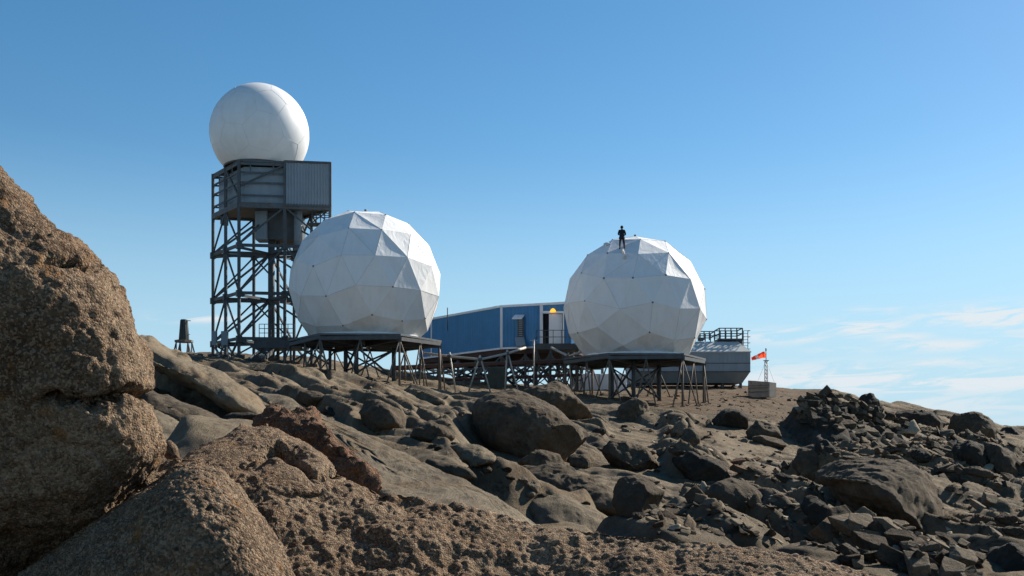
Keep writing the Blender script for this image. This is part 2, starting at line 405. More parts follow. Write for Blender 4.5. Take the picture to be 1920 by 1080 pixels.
_tz = np.concatenate([np.full((16, 1), -1.9), np.full((16, 1), -1.7), np.full((16, 1), -1.45), _tz,
                      _tz[:, -1:]-9, _tz[:, -1:]*0-30, _tz[:, -1:]*0-42, _tz[:, -1:]*0-42], 1)
def herm(xk, yk, x):
    """pchip-like cubic through yk (…, n) along the last axis"""
    d = np.diff(yk, axis=-1)/np.diff(xk); t = np.zeros_like(yk)
    a, b = d[..., :-1], d[..., 1:]
    with np.errstate(divide='ignore', invalid='ignore'):
        hm = np.where(a*b > 0, 2*a*b/(a+b), 0)
    t[..., 1:-1] = hm; t[..., 0] = d[..., 0]; t[..., -1] = d[..., -1]
    i = np.clip(np.searchsorted(xk, x)-1, 0, len(xk)-2); h = xk[i+1]-xk[i]; s = (x-xk[i])/h
    return ((2*s**3-3*s**2+1)*yk[..., i]+(s**3-2*s**2+s)*h*t[..., i]+(-2*s**3+3*s**2)*yk[..., i+1]+(s**3-s**2)*h*t[..., i+1])
def _ymap(Y): return np.arcsinh(Y/6.0)
_gy = np.linspace(_ymap(-30.), _ymap(6000.), 700); _gx = np.linspace(-2600, 4500, 600)
_fine = herm(_ymap(_yy2), _tz, _gy)                    # 16 x 700
_fine = herm(_cx, _fine.T.copy(), _gx)                 # 700 x 600
def base_z(x, Y):
    c = np.clip(960+F*x/np.maximum(Y, 9.0), -2600, 4500); a = (c+2600)/7100*599; b = (_ymap(Y)-_gy[0])/(_gy[-1]-_gy[0])*699
    a = np.clip(a, 0, 598.999); b = np.clip(b, 0, 698.999); i = a.astype(int); j = b.astype(int); u = a-i; v = b-j
    return (_fine[j, i]*(1-u)+_fine[j, i+1]*u)*(1-v)+(_fine[j+1, i]*(1-u)+_fine[j+1, i+1]*u)*v
def dirt_mask(x, Y):
    px = 960+F*x/np.maximum(Y, 9.0)
    d = smooth(1150, 1240, px)*(1-smooth(1500, 1580, px))*smooth(66, 80, Y)*(1-smooth(300, 500, Y))
    return np.maximum(d, .9*smooth(110, 140, Y)*smooth(900, 1000, px)*(1-smooth(1600, 1750, px)))
def ground_z(x, Y, full=False):
    x = np.asarray(x, float); Y = np.asarray(Y, float)
    z = base_z(x, Y); px = 960+F*x/np.maximum(Y, 9.0)
    cs, sn = math.cos(STRIKE), math.sin(STRIKE)
    al = -x*sn+Y*cs; ac = x*cs+Y*sn                      # along / across the grain
    wx = fbm(x*.12, Y*.12, x*0, 3, 91)*2.2
    dm = dirt_mask(x, Y); near = smooth(7, 14, Y)
    right = smooth(900, 1300, px)
    fade = near*(1-.55*smooth(58, 80, Y)*(1-smooth(1300, 1500, px)))*(1-dm*.82)*(1-.6*smooth(120, 170, Y))
    wy = fbm(x*.3, Y*.3, x*0+5, 3, 92)*.7
    rough = smooth(-.3, .3, fbm(x*.07, Y*.07, x*0+3, 3, 44)+.45*right)
    wy = fbm(x*.3, Y*.3, x*0+5, 3, 92)*.7
    rough = smooth(-.3, .3, fbm(x*.07, Y*.07, x*0+3, 3, 44)+.45*right)
    h = .75*domes((ac+wx)/3.6, (al+wx)/(11-3*right), 5)
    h = h+.28*(.4+.6*rough)*domes((ac+wx*.6+wy)/1.7, (al+wy)/(5.5-2.5*right), 23)
    h = h-.42
    # stepped sheets of exfoliating granite: steep to the left, falling gently to the right
    q = ac*.30+wx*.35+z*.5; st = (q-np.floor(q)); h = h+.50*(1-right*.5)*(smooth(.0, .08+.0022*np.minimum(Y, 150), st)-st)
    q = ac*.85+wx*.5+wy*.6+z*.9; st = (q-np.floor(q)); h = h+.22*(smooth(.0, .12+.0042*np.minimum(Y, 150), st)-st)
    # joint-bounded blocks
    jx = wx*.5+wy*.35
    for (cx_, cy_, amp, sd, wt) in ((2.6, 7.5-2*right, .30, 201, .35+.65*rough+.25*right), (1.15, 4.0-1.2*right, .16, 211, rough*(.45+.55*right)), (.5, 1.5-.3*right, .07, 221, rough*smooth(-.25, .15, fbm(x*.2, Y*.2, x*0, 3, 47)+.35*right))):
        bh, bd = blocks((ac+jx)/cx_, (al+jx)/cy_, sd)
        wd_ = .07+.0011*np.minimum(Y, 150)/cx_; h = h+wt*amp*(bh*smooth(0, wd_*1.5, bd)-.55*np.exp(-(bd/wd_)**2))*(1-smooth(30*cx_+10, 75*cx_+20, Y))
    h = h+.08*fbm(ac*1.1, al*.45, z, 5, 12)+.035*fbm(x*3, Y*3, z, 4, 31)
    # hollows and clear ground in front of the big boulders and over the bare slabs
    for (pc_, hw, y0, y1, dp) in ((1005, 150, 22, 41, .45), (1190, 85, 18, 30, .3), (1312, 75, 25, 37, .3), (1190, 75, 30, 43, .25), (350, 170, 14, 33, .3), (800, 230, 9, 19, .2), (1090, 130, 12, 19, .3), (1440, 90, 40, 60, .25), (1190, 60, 48, 62, .2), (1360, 70, 50, 66, .2)):
        mk = (1-smooth(.65, 1.15, np.abs(px-pc_)/hw))*smooth(y0*.92, y0, Y)*(1-smooth(y1, y1*1.06, Y))
        h = h*(1-mk*.72)-mk*dp
    z = z+h*fade+.05*fbm(x*.6, Y*.6, x*0, 4, 77)
    return (z, dm) if full else z

rows = np.concatenate([np.linspace(-6, 6, 14)[:-1], np.exp(np.linspace(math.log(6), math.log(135), 1000)), np.exp(np.linspace(math.log(139), math.log(6000), 26))])
us = np.concatenate([np.linspace(-1.7, -.62, 60)[:-1], np.linspace(-.62, .62, 860), np.linspace(.62, 1.7, 60)[1:]])
gx, gY = np.meshgrid(us, rows); gx = gx*(np.maximum(gY, -5.5)+6)
gzv, gd = ground_z(gx.ravel(), gY.ravel(), True)
gm = np_mesh('ground', np.stack([gx.ravel(), gY.ravel(), gzv], 1), grid_faces(len(rows), len(us)))
at = gm.attributes.new('dirt', 'FLOAT', 'POINT'); at.data.foreach_set('value', gd.astype(np.float32))
tag(obj('ground', gm, M['ground']), 'bare brown granite slope rising to the station', kind='structure')

_zg = gzv.reshape(gx.shape); _ri = np.arange(len(rows), dtype=float); _ui = np.arange(len(us), dtype=float)
def grid_z(x, Y):
    x = np.asarray(x, float); Y = np.asarray(Y, float)
    b = np.clip(np.interp(Y, rows, _ri), 0, len(rows)-1.001); a = np.clip(np.interp(x/(np.maximum(Y, -5.5)+6), us, _ui), 0, len(us)-1.001)
    i = b.astype(int); j = a.astype(int); u = b-i; v = a-j
    return (_zg[i, j]*(1-v)+_zg[i, j+1]*v)*(1-u)+(_zg[i+1, j]*(1-v)+_zg[i+1, j+1]*v)*u
def gz(x, Y): return float(grid_z(np.array([x]), np.array([Y]))[0])
_SY = np.exp(np.linspace(math.log(9), math.log(125), 420))
def ground_hit(px, py):
    """distance at which the sight line through pixel (px,py) meets the slope"""
    z = grid_z((px-960)/F*_SY, _SY); p = HY-F*z/_SY; m = np.minimum.accumulate(p)
    i = np.where(m <= py)[0]
    return float(_SY[i[0]]) if len(i) else 120.0

# ------------------------------------------------------------------ rocks
def polar(poly, n=720, blur=4):
    p = np.array(poly, float); c = (p.min(0)+p.max(0))/2*.5+p.mean(0)*.5
    th = np.arange(n)*2*math.pi/n; d = np.stack([np.cos(th), np.sin(th)], 1); r = np.full(n, 1e-3)
    a = p-c; b = np.roll(p, -1, 0)-c
    for i in range(len(p)):
        e = b[i]-a[i]; den = d[:, 0]*e[1]-d[:, 1]*e[0]
        den = np.where(np.abs(den) < 1e-9, 1e-9, den)
        t = (a[i][0]*e[1]-a[i][1]*e[0])/den; s = (a[i][0]*d[:, 1]-a[i][1]*d[:, 0])/den
        ok = (t > 0) & (s >= -1e-6) & (s <= 1+1e-6); r = np.where(ok, np.maximum(r, t), r)
    for _ in range(blur): r = (np.roll(r, 1)+2*r+np.roll(r, -1))/4
    return c, r
def rock(name, label, cat, poly, Y=None, depth=None, k=None, p=2.6, mat='boulder', lv=5, disp=(), seed=0, group=None, blur=3, groove=None, sink=6, bury=1.0, kx=0.0, cuts=0):
    """a rock whose outline is a polygon of photograph pixels standing Y metres away; k leans its middle plane back (metres per pixel of height)"""
    c, r = polar(poly, blur=blur); pa = np.array(poly, float)
    wpx = np.ptp(pa[:, 0]); tight = min(wpx, 1.6*np.ptp(pa[:, 1]))
    if Y is None: Y = ground_hit(c[0], pa[:, 1].max()-sink)
    if depth is None: depth = .42*wpx/F*Y
    if k is None: k = .55/F*Y
    if bury > 1: Y = Y+.6*depth
    S = tight/F*Y
    if disp == 'RG': disp = [(1.9/S, .085*S, 'f'), (4.2/S, .030*S, 'r'), (9/S, .016*S, 'f'), (22/S, .006*S, 'f')]
    if disp == 'GR': disp = [(1.6/S, .055*S, 'g'), (4.5/S, .022*S, 'g'), (12/S, .007*S, 'f')]
    D, T = ico(lv); m = np.sqrt(D[:, 0]**2+D[:, 2]**2); th = np.arctan2(-D[:, 2], D[:, 0]) % (2*math.pi)
    a = th/(2*math.pi)*720; i = a.astype(int) % 720; f = a-np.floor(a); rr = r[i]*(1-f)+r[(i+1) % 720]*f
    s = (m**p+np.abs(D[:, 1])**p)**(-1/p)
    qx = c[0]+rr*m*s*np.cos(th); qy = c[1]+rr*m*s*np.sin(th)
    if bury > 1: qy = np.where(qy > c[1], c[1]+(qy-c[1])*bury, qy)
    Ym = Y+k*(c[1]-qy)+kx*(qx-c[0])+depth*D[:, 1]*s
    V = np.stack([(qx-960)/F*Ym, Ym, (HY-qy)/F*Ym], 1)
    if cuts:
        rs = np.random.RandomState(seed+3); ctr = V.mean(0); half = np.ptp(V, axis=0)/2; U = (V-ctr)/half
        for _ in range(cuts):
            n = rs.normal(size=3)*np.array([1, .8, .7]); n /= np.linalg.norm(n); n[1] = -abs(n[1]) if rs.rand() < .6 else n[1]; hq = rs.uniform(.52, .80); d = U @ n
            U = U-n*(np.maximum(0, d-hq)*.9)[:, None]
        V = ctr+U*half
    for (sc, amp, kind) in disp:
        N = vnormals(V, T); x, y, z = (V*sc).T
        if kind == 'f': h = fbm(x+seed*3.1, y, z, 5, seed)
        elif kind == 'g':      # along the grain
            cs, sn = math.cos(STRIKE), math.sin(STRIKE); h = fbm((x*cs+y*sn)*1.6+seed, (-x*sn+y*cs)*.4, z*1.6, 4, seed)
        elif kind == 'r': h = fbm(x+seed*3.1, y, z, 4, seed, ridge=True)
        elif kind == 'w': a1, a2 = worley3(x+seed, y, z, seed); h = .5-a1
        elif kind == 'c': a1, a2 = worley3(x+seed, y, z, seed); h = -np.exp(-((a2-a1)/.06)**2)    # cracks
        V = V+N*(h*amp)[:, None]
    if groove:
        N = vnormals(V, T); px = 960+F*V[:, 0]/V[:, 1]; py = HY-F*V[:, 2]/V[:, 1]
        for (x0, y0, x1, y1, wd, dp) in groove:
            t = np.clip((px-x0)/(x1-x0), 0, 1); yl = y0+(y1-y0)*t+8*np.sin(px*.045)+4*np.sin(px*.12); e = smooth(x0-25, x0+35, px)*(1-smooth(x1, x1+80, px))
            V = V-N*(dp*e*np.exp(-((py-yl)/wd)**2))[:, None]
    o = np.array([V[:, 0].mean(), V[:, 1].mean(), V[:, 2].min()])
    me = np_mesh(name, V-o, T)
    return tag(obj(name, me, M[mat], loc=o), label, cat, group)

GR = 'GR'
RG = 'RG'
# --- foreground
rock('boulder', 'huge coarse brown boulder filling the left edge, its left side in deep shade', 'boulder',
     [(-30, 284), (0, 312), (14, 334), (42, 372), (75, 415), (105, 440), (138, 455), (166, 488), (195, 528), (214, 570), (234, 610), (245, 642), (256, 668), (263, 700), (266, 728), (266, 752), (272, 790), (279, 830), (278, 862), (264, 895),
      (222, 945), (178, 990), (130, 1030), (60, 1090), (0, 1200), (-350, 1300), (-900, 1100), (-1000, 600), (-700, 100), (-300, 40), (-120, 150)],
     Y=5.4, depth=1.15, k=-.0004, kx=-.0010, p=3.2, mat='near', lv=8, blur=1, seed=3,
     disp=[(.8, .14, 'f'), (2.0, .09, 'f'), (4.5, .035, 'f'), (2.2, .012, 'c'), (18, .013, 'w'), (40, .010, 'w'), (70, .006, 'f')],
     groove=[(60, 752, 285, 742, 9, .10), (85, 498, 140, 494, 6, .06)])
rock('boulder', 'rounded coarse granite boulder at the bottom left below the huge boulder', 'boulder',
     [(40, 1100), (90, 1052), (140, 1015), (200, 968), (255, 928), (320, 888), (372, 872), (420, 884), (458, 920), (492, 968), (522, 1020), (548, 1085), (580, 1200), (540, 1400), (100, 1400), (20, 1200)],
     Y=4.4, depth=.62, k=.0003, kx=-.0006, p=2.7, mat='near', lv=8, blur=6, seed=11,
     disp=[(1.6, .06, 'f'), (5, .03, 'f'), (24, .009, 'w'), (45, .007, 'w'), (80, .004, 'f')])
rock('rock_slab', 'sunlit coarse pinkish slab with a peaked top and a dark hollow behind the bottom left boulder', 'rock slab',
     [(335, 866), (352, 845), (385, 828), (420, 818), (437, 800), (450, 789), (478, 794), (500, 789), (525, 800), (552, 820), (580, 834), (605, 856), (630, 884), (645, 905), (600, 930), (500, 940), (400, 925), (345, 890)],
     Y=7.0, depth=.30, k=.0085, p=3.2, mat='ledge', lv=7, blur=3, seed=21,
     disp=[(1.2, .06, 'f'), (4, .02, 'f'), (22, .010, 'w'), (45, .007, 'f')], groove=[(455, 868, 520, 850, 9, .10), (520, 850, 600, 885, 8, .09)])
rock('rock_slab', 'reddish broken-edged slab with a dark near face beside the peaked pink slab', 'rock slab',
     [(500, 795), (510, 777), (525, 775), (538, 784), (560, 779), (588, 781), (602, 800), (625, 822), (652, 845), (676, 868), (700, 888), (716, 908), (700, 925), (660, 930), (620, 925), (560, 880), (515, 830)],
     Y=8.6, depth=.35, k=.0018, kx=-.002, p=4, mat='red', lv=7, blur=2, seed=31, disp=[(1.5, .12, 'f'), (4, .07, 'r'), (10, .02, 'w'), (26, .008, 'f')])
rock('stone', 'small red-brown stone wedged at the lower tip of the reddish slab', 'stone',
     [(682, 905), (692, 888), (712, 888), (717, 905), (708, 922), (688, 922)], Y=7.6, depth=.05, mat='red', lv=4, blur=2, seed=5, disp=[(9, .012, 'f')])
rock('stone', 'small brown stone between the huge left boulder and the pale slab', 'stone',
     [(303, 850), (306, 832), (318, 826), (332, 838), (340, 860), (320, 870)], Y=7.6, depth=.07, mat='near', lv=4, blur=2, seed=6, disp=[(8, .02, 'f')])

def ledge():
    """the crumbly granite shelf just in front of the camera, a height field with its own thickness"""
    nx, ny = 1080, 330
    s = np.linspace(-100, 2350, nx); t = np.linspace(-1.15, 1.6, ny)
    pc = np.interp(s, [-100, 300, 420, 520, 640, 720, 860, 1000, 1120, 1210, 1300, 1500, 1650, 1900, 2350], [870, 865, 866, 872, 904, 914, 950, 985, 990, 997, 1014, 1045, 1076, 1112, 1150])
    yc = np.interp(s, [-100, 500, 1000, 1650, 2350], [7.0, 6.6, 6.3, 5.7, 5.2])
    S, Tt = np.meshgrid(np.arange(nx), t); yc2 = yc[S]; Y = yc2+Tt
    x = (s[S]-960)/F*Y; zc = (HY-pc[S])/F*yc2
    z = zc-np.where(Tt < 0, -.30*Tt+.20*Tt**2, 0)-np.where(Tt > 0, .15*Tt+.9*Tt**1.6, 0)
    sh = z.shape; X, YY, Z = x.ravel(), Y.ravel(), z.ravel()
    lump = 1-smooth(700, 1300, s[S].ravel())*.65
    h = .05*fbm(X*1.4, YY*1.4, Z, 3, 2)+lump*.045*fbm(X*4.2, YY*4.2, Z*4, 4, 9)
    a1, a2 = worley3(X*8, YY*8, Z*8, 4); h = h+lump*.028*(.5-a1)
    a1, a2 = worley3(X*19, YY*19, Z*19, 7); h = h+.016*(.5-a1)*(.7+.5*lump)
    h = h+.012*fbm(X*34, YY*34, Z*34, 3, 13)
    c, ww = np.interp(X, [-9, 9], [0, 0]), None
    h = h-.065*lump*smooth(.05, .5, fbm(X*2.6+3, YY*2.6, Z*1.0, 3, 52))
    N = np.stack([np.zeros_like(X), np.where(Tt.ravel() < 0, -.4, .3), np.ones_like(X)*.9], 1)
    V = np.stack([X, YY, Z], 1)+N*h[:, None]
    # skirt closing it down into the ground
    nb = V.reshape(ny, nx, 3); lo0 = nb[:1].copy(); lo0[..., 2] -= 1.2; hi0 = nb[-1:].copy(); hi0[..., 2] -= 1.2
    V = np.concatenate([lo0, nb, hi0], 0).reshape(-1, 3)
    o = np.array([0, 6.0, V[:, 2].min()])
    tag(obj('rock_ledge', np_mesh('rock_ledge', V-o, grid_faces(ny+2, nx)), M['ledge'], loc=o), 'crumbly coarse pink granite ledge running along the bottom of the photo', 'rock ledge')
ledge()

# --- slabs and boulders of the slope: (label, polygon, options)
BIG = [
 ('long smooth whaleback slab with a dark shaded flank sloping down right of the huge left boulder', 'rock slab',
  [(236, 622), (262, 630), (300, 648), (345, 672), (392, 686), (425, 702), (455, 724), (485, 750), (503, 775), (490, 786), (455, 784), (415, 766), (370, 742), (325, 716), (285, 690), (240, 670)],
  dict(Y=34, depth=2.6, k=.021, p=2.6, mat='slab', lv=7, disp=GR)),
 ('brown grained slab lying below the long whaleback slab', 'rock slab',
  [(240, 715), (290, 735), (330, 748), (370, 766), (415, 790), (445, 808), (440, 826), (405, 836), (365, 822), (320, 800), (270, 780), (240, 765)],
  dict(Y=24, depth=1.2, k=.022, p=2.2, mat='boulder', lv=6, disp=GR)),
 ('pale smooth slab between the huge left boulder and the peaked pink slab', 'rock slab',
  [(240, 765), (290, 772), (330, 790), (370, 815), (400, 838), (390, 870), (330, 880), (260, 870)],
  dict(Y=17, depth=.9, k=.030, p=2.4, mat='slab', lv=6, disp=GR)),
 ('dark lens-shaped rock above the peak of the pink slab', 'rock',
  [(408, 786), (432, 775), (465, 773), (500, 782), (515, 792), (490, 800), (440, 800)], dict(Y=27, depth=.7, k=.004, mat='dark', lv=5, disp=RG)),
 ('long pale smooth slab sweeping down from the reddish slab to the ledge', 'rock slab',
  [(470, 735), (540, 745), (600, 782), (660, 800), (720, 832), (800, 868), (870, 902), (930, 932), (975, 962), (1008, 990), (990, 1010), (880, 1000), (760, 960), (690, 915), (630, 860), (560, 800)],
  dict(Y=17, depth=1.0, k=.055, p=2.4, mat='slab', lv=7, disp=[(.5, .2, 'g'), (1.6, .06, 'g'), (5, .02, 'f')])),
 ('dark rounded rock mound just right of the tower foot', 'rock',
  [(392, 692), (405, 684), (450, 680), (500, 683), (535, 692), (560, 706), (580, 722), (540, 728), (480, 724), (430, 716)], dict(Y=66, depth=2.6, k=.012, mat='dark', lv=6, disp=RG)),
 ('dark hummock of rock below the left radome platform', 'rock',
  [(550, 748), (562, 733), (590, 733), (632, 748), (655, 766), (620, 766), (575, 758)], dict(k=.01, mat='boulder', disp=RG)),
 ('double dark boulder with a cleft on the middle left slope', 'boulder',
  [(672, 768), (680, 753), (712, 750), (748, 768), (772, 798), (758, 808), (715, 806), (682, 792)], dict(mat='boulder', disp=RG)),
 ('low dome of rock left of the largest dark boulder', 'rock',
  [(764, 824), (778, 802), (806, 792), (838, 800), (856, 815), (848, 832), (790, 832)], dict(mat='boulder', disp=RG)),
 ('largest dark whale-shaped boulder in the middle of the slope', 'boulder',
  [(886, 795), (886, 768), (898, 752), (928, 741), (962, 736), (1005, 744), (1042, 760), (1075, 786), (1105, 812), (1128, 838), (1140, 854), (1105, 868), (1050, 870), (990, 860), (945, 846), (905, 825)],
  dict(Y=40, depth=2.3, k=.0045, kx=-.005, p=2.8, mat='boulder', lv=7, cuts=4, disp=[(.4, .30, 'f'), (1.2, .08, 'f'), (3, .04, 'f'), (7, .02, 'f')])),
 ('humped rock showing over the top of the largest dark boulder', 'rock',
  [(945, 738), (960, 724), (1000, 712), (1032, 714), (1058, 730), (1082, 748), (1112, 768), (1130, 790), (1090, 800), (1000, 770)], dict(Y=54, depth=2.2, k=.014, mat='boulder', lv=6, disp=RG)),
 ('upright dark dome of rock under the right radome platform', 'boulder',
  [(1156, 788), (1159, 764), (1172, 748), (1192, 745), (1212, 757), (1225, 778), (1228, 792), (1190, 796)], dict(p=2.8, k=.004, mat='boulder', disp=RG)),
 ('dark ragged boulder below the right corner leg of the right platform', 'boulder',
  [(1320, 788), (1342, 772), (1366, 764), (1392, 770), (1408, 788), (1404, 808), (1362, 804)], dict(k=.004, mat='dark', disp=RG)),
 ('dark sloping boulder touching the ragged boulder on its right', 'boulder',
  [(1394, 804), (1404, 786), (1428, 788), (1454, 803), (1472, 820), (1442, 832), (1410, 824)], dict(k=.004, mat='boulder', disp=RG)),
 ('low flat-bottomed dark boulder on the sandy patch', 'boulder',
  [(1404, 832), (1412, 820), (1434, 814), (1460, 818), (1478, 834), (1450, 842), (1416, 841)], dict(k=.003, mat='boulder', disp=RG)),
 ('tilted smooth dark boulder leaning down to the right with a pale block at its foot', 'boulder',
  [(1254, 852), (1266, 842), (1287, 842), (1312, 860), (1343, 867), (1360, 882), (1374, 896), (1345, 908), (1308, 902), (1270, 882)], dict(k=.005, p=2.8, mat='dark', lv=6, disp=RG)),
 ('wide low boulder right below the end of the largest dark boulder', 'boulder',
  [(1130, 846), (1146, 829), (1188, 831), (1226, 845), (1252, 868), (1250, 886), (1200, 890), (1150, 878)], dict(k=.008, mat='boulder', lv=6, disp=RG)),
 ('dark bell-shaped boulder with a sunlit right shoulder in the lower middle', 'boulder',
  [(1122, 942), (1140, 910), (1170, 895), (1206, 893), (1236, 904), (1256, 928), (1264, 948), (1230, 962), (1175, 966), (1138, 960)], dict(p=2.6, k=.004, mat='boulder', lv=6, disp=RG)),
 ('broad fan-shaped smooth slab at the lower middle beside the ledge', 'rock slab',
  [(978, 948), (996, 926), (1040, 922), (1090, 940), (1130, 962), (1166, 982), (1196, 1002), (1150, 1020), (1060, 1015), (995, 985)], dict(Y=19, depth=.9, k=.016, p=2.4, mat='slab', lv=6, disp=GR)),
 ('curved ridge of rock arching over the broad fan-shaped slab', 'rock',
  [(925, 890), (960, 876), (1010, 876), (1062, 880), (1110, 905), (1150, 932), (1178, 962), (1200, 998), (1188, 1006), (1160, 985), (1120, 952), (1070, 925), (1000, 912), (945, 905)], dict(Y=21, depth=.55, k=.012, mat='boulder', lv=6, blur=2, disp=RG)),
 ('low smooth bump of rock on the edge of the long pale slab', 'rock',
  [(794, 876), (804, 862), (842, 864), (882, 880), (894, 896), (860, 900), (820, 892)], dict(mat='boulder', disp=RG)),
 ('narrow reddish wedge of rock pointing down to the ledge', 'rock',
  [(882, 895), (890, 877), (912, 880), (950, 912), (990, 950), (1034, 988), (1004, 992), (965, 962), (915, 915)], dict(Y=22, depth=.5, k=.010, blur=2, mat='red', disp=RG)),
 ('sunlit rounded rib of rock left below the largest dark boulder', 'rock',
  [(832, 832), (858, 827), (902, 838), (938, 860), (950, 876), (905, 876), (862, 858)], dict(k=.014, mat='slab', disp=RG)),
 ('flat sunlit rock directly below the largest dark boulder', 'rock',
  [(962, 864), (976, 844), (1012, 843), (1048, 854), (1066, 876), (1050, 890), (1000, 880)], dict(k=.008, mat='boulder', disp=RG)),
 ('square mossy block below the right end of the largest dark boulder', 'rock',
  [(1060, 862), (1078, 852), (1112, 854), (1116, 874), (1095, 884), (1068, 880)], dict(p=4, mat='boulder', blur=2, disp=RG)),
 ('striped slab with a sunlit upper edge right of the bell-shaped boulder', 'rock slab',
  [(1325, 925), (1345, 900), (1372, 893), (1412, 914), (1452, 945), (1446, 966), (1390, 958), (1338, 948)], dict(k=.004, p=2.3, mat='boulder', lv=6, disp=GR, bury=1.8)),
 ('wide dark boulder just above the right end of the ledge', 'boulder',
  [(1385, 1020), (1396, 996), (1415, 988), (1455, 990), (1502, 1004), (1534, 1026), (1534, 1052), (1450, 1056), (1400, 1048)], dict(Y=13, depth=.5, p=3, k=.003, mat='dark', lv=6, disp=RG)),
 ('dark boulder cut off by the bottom right corner of the photo', 'boulder',
  [(1832, 1100), (1838, 1054), (1856, 1030), (1896, 1017), (1960, 1018), (2010, 1060), (2000, 1140), (1860, 1150)], dict(Y=9.5, depth=.45, p=3, k=.001, mat='dark', lv=6, disp=RG)),
 ('tilted dark slab block with a straight upper edge on the lower right slope', 'rock',
  [(1500, 948), (1512, 929), (1536, 935), (1566, 965), (1580, 990), (1545, 985), (1512, 970)], dict(p=4, blur=1, mat='dark', disp=RG)),
 ('big streaked whaleback slab on the right slope', 'rock slab',
  [(1535, 895), (1570, 868), (1630, 862), (1690, 868), (1738, 892), (1760, 925), (1766, 955), (1710, 950), (1640, 932), (1570, 915)], dict(k=.012, depth=3.2, p=2.0, mat='boulder', lv=7, bury=2.6, disp=[(.5, .22, 'g'), (1.5, .12, 'g'), (4, .04, 'g'), (9, .02, 'f')])),
 ('large dark rounded boulder of the rubble heap standing against the sky', 'boulder',
  [(1600, 775), (1606, 757), (1618, 745), (1632, 742), (1646, 750), (1652, 768), (1648, 792), (1625, 800), (1606, 796)], dict(Y=66, depth=.8, k=.003, mat='dark', lv=6, disp=[(.9, .25, 'r'), (3, .07, 'f')])),
 ('whaleback rock on the skyline right of the rubble heap', 'rock',
  [(1672, 790), (1684, 768), (1704, 760), (1738, 764), (1762, 778), (1790, 800), (1780, 815), (1700, 812)], dict(Y=84, depth=2.2, k=.014, mat='dark', lv=6, bury=2.2, p=2.2, disp=RG)),
 ('rounded rock on the far right skyline', 'rock',
  [(1778, 800), (1790, 778), (1814, 774), (1836, 775), (1858, 788), (1872, 806), (1850, 822), (1800, 822)], dict(Y=86, depth=2.0, k=.012, mat='boulder', lv=6, bury=2.2, p=2.2, disp=RG)),
 ('low rock at the right end of the skyline', 'rock',
  [(1868, 818), (1876, 802), (1896, 801), (1914, 810), (1930, 826), (1900, 834)], dict(Y=96, depth=1.8, mat='dark', bury=2.2, p=2.2, disp=RG)),
 ('square dark boulder on the far right slope', 'boulder',
  [(1782, 850), (1790, 834), (1815, 828), (1842, 836), (1848, 862), (1820, 876), (1795, 870)], dict(mat='dark', bury=2.2, p=2.6, disp=RG)),
 ('arched boulder with a sunlit back at the right edge below the skyline', 'boulder',
  [(1834, 842), (1846, 830), (1872, 834), (1900, 854), (1918, 882), (1906, 896), (1870, 878)], dict(k=.012, mat='boulder', disp=RG)),
 ('rough round brown boulder left of the streaked whaleback slab', 'boulder',
  [(1490, 868), (1500, 845), (1525, 838), (1545, 848), (1548, 870), (1530, 886), (1504, 884)], dict(mat='boulder', disp=[(1.2, .16, 'r'), (4, .05, 'f')])),
 ('dark round boulder above the rough round brown one', 'boulder',
  [(1520, 842), (1530, 824), (1552, 824), (1570, 840), (1562, 856), (1538, 858)], dict(mat='dark', disp=RG)),
 ('pale-topped round boulder lying on a darker one in the middle right slope', 'boulder',
  [(1258, 812), (1266, 792), (1280, 785), (1290, 796), (1290, 812), (1278, 826), (1264, 824)], dict(mat='stone', disp=RG)),
 ('dark boulder with a sunlit right rim under the pale-topped one', 'boulder',
  [(1276, 822), (1284, 806), (1300, 802), (1314, 815), (1318, 832), (1300, 842), (1284, 838)], dict(mat='boulder', disp=RG)),
 ('pale slab of stone leaning at the right foot of the rubble heap', 'stone',
  [(1700, 812), (1706, 790), (1714, 786), (1726, 806), (1716, 814)], dict(Y=60, depth=.25, k=.02, p=4, blur=1, mat='pale', lv=4, disp=[(2, .04, 'f')])),
 ('pale upright block standing at the foot of the tilted smooth dark boulder', 'stone',
  [(1313, 922), (1315, 902), (1321, 903), (1327, 912), (1325, 922), (1316, 928)], dict(p=4, blur=1, mat='pale', lv=4, disp=[(2, .03, 'f')])),
 ('pale block with a shaded left face just above the ledge', 'stone',
  [(1302, 1018), (1306, 1000), (1316, 994), (1326, 1006), (1328, 1020), (1312, 1024)], dict(Y=13, depth=.08, p=4, blur=1, mat='pale', lv=4, disp=[(6, .012, 'f')])),
 ('pale block lying right of the one above the ledge', 'stone',
  [(1326, 1022), (1330, 1010), (1342, 1008), (1349, 1020), (1344, 1030), (1330, 1030)], dict(Y=12.6, depth=.07, p=4, blur=1, mat='pale', lv=4, disp=[(6, .012, 'f')])),
 ('flat pale chip lying on the ground above the ledge', 'stone',
  [(1243, 1004), (1250, 999), (1264, 1004), (1258, 1009), (1248, 1008)], dict(Y=12, depth=.08, p=4, blur=1, mat='pale', lv=4, disp=[(6, .01, 'f')])),
]
_c = {}
for i, (lab, cat, poly, kw) in enumerate(BIG):
    if kw.get('disp') is RG and len(poly) > 5: kw.setdefault('cuts', 9); kw.setdefault('kx', -.005)
    kw.setdefault('bury', 1.0 if (cat == 'stone' or 'long ' in lab or 'pale smooth' in lab) else 1.25 if kw.get('disp') is GR else 1.45)
    rock(cat.replace(' ', '_'), lab, cat, poly, seed=40+i*7, **kw)

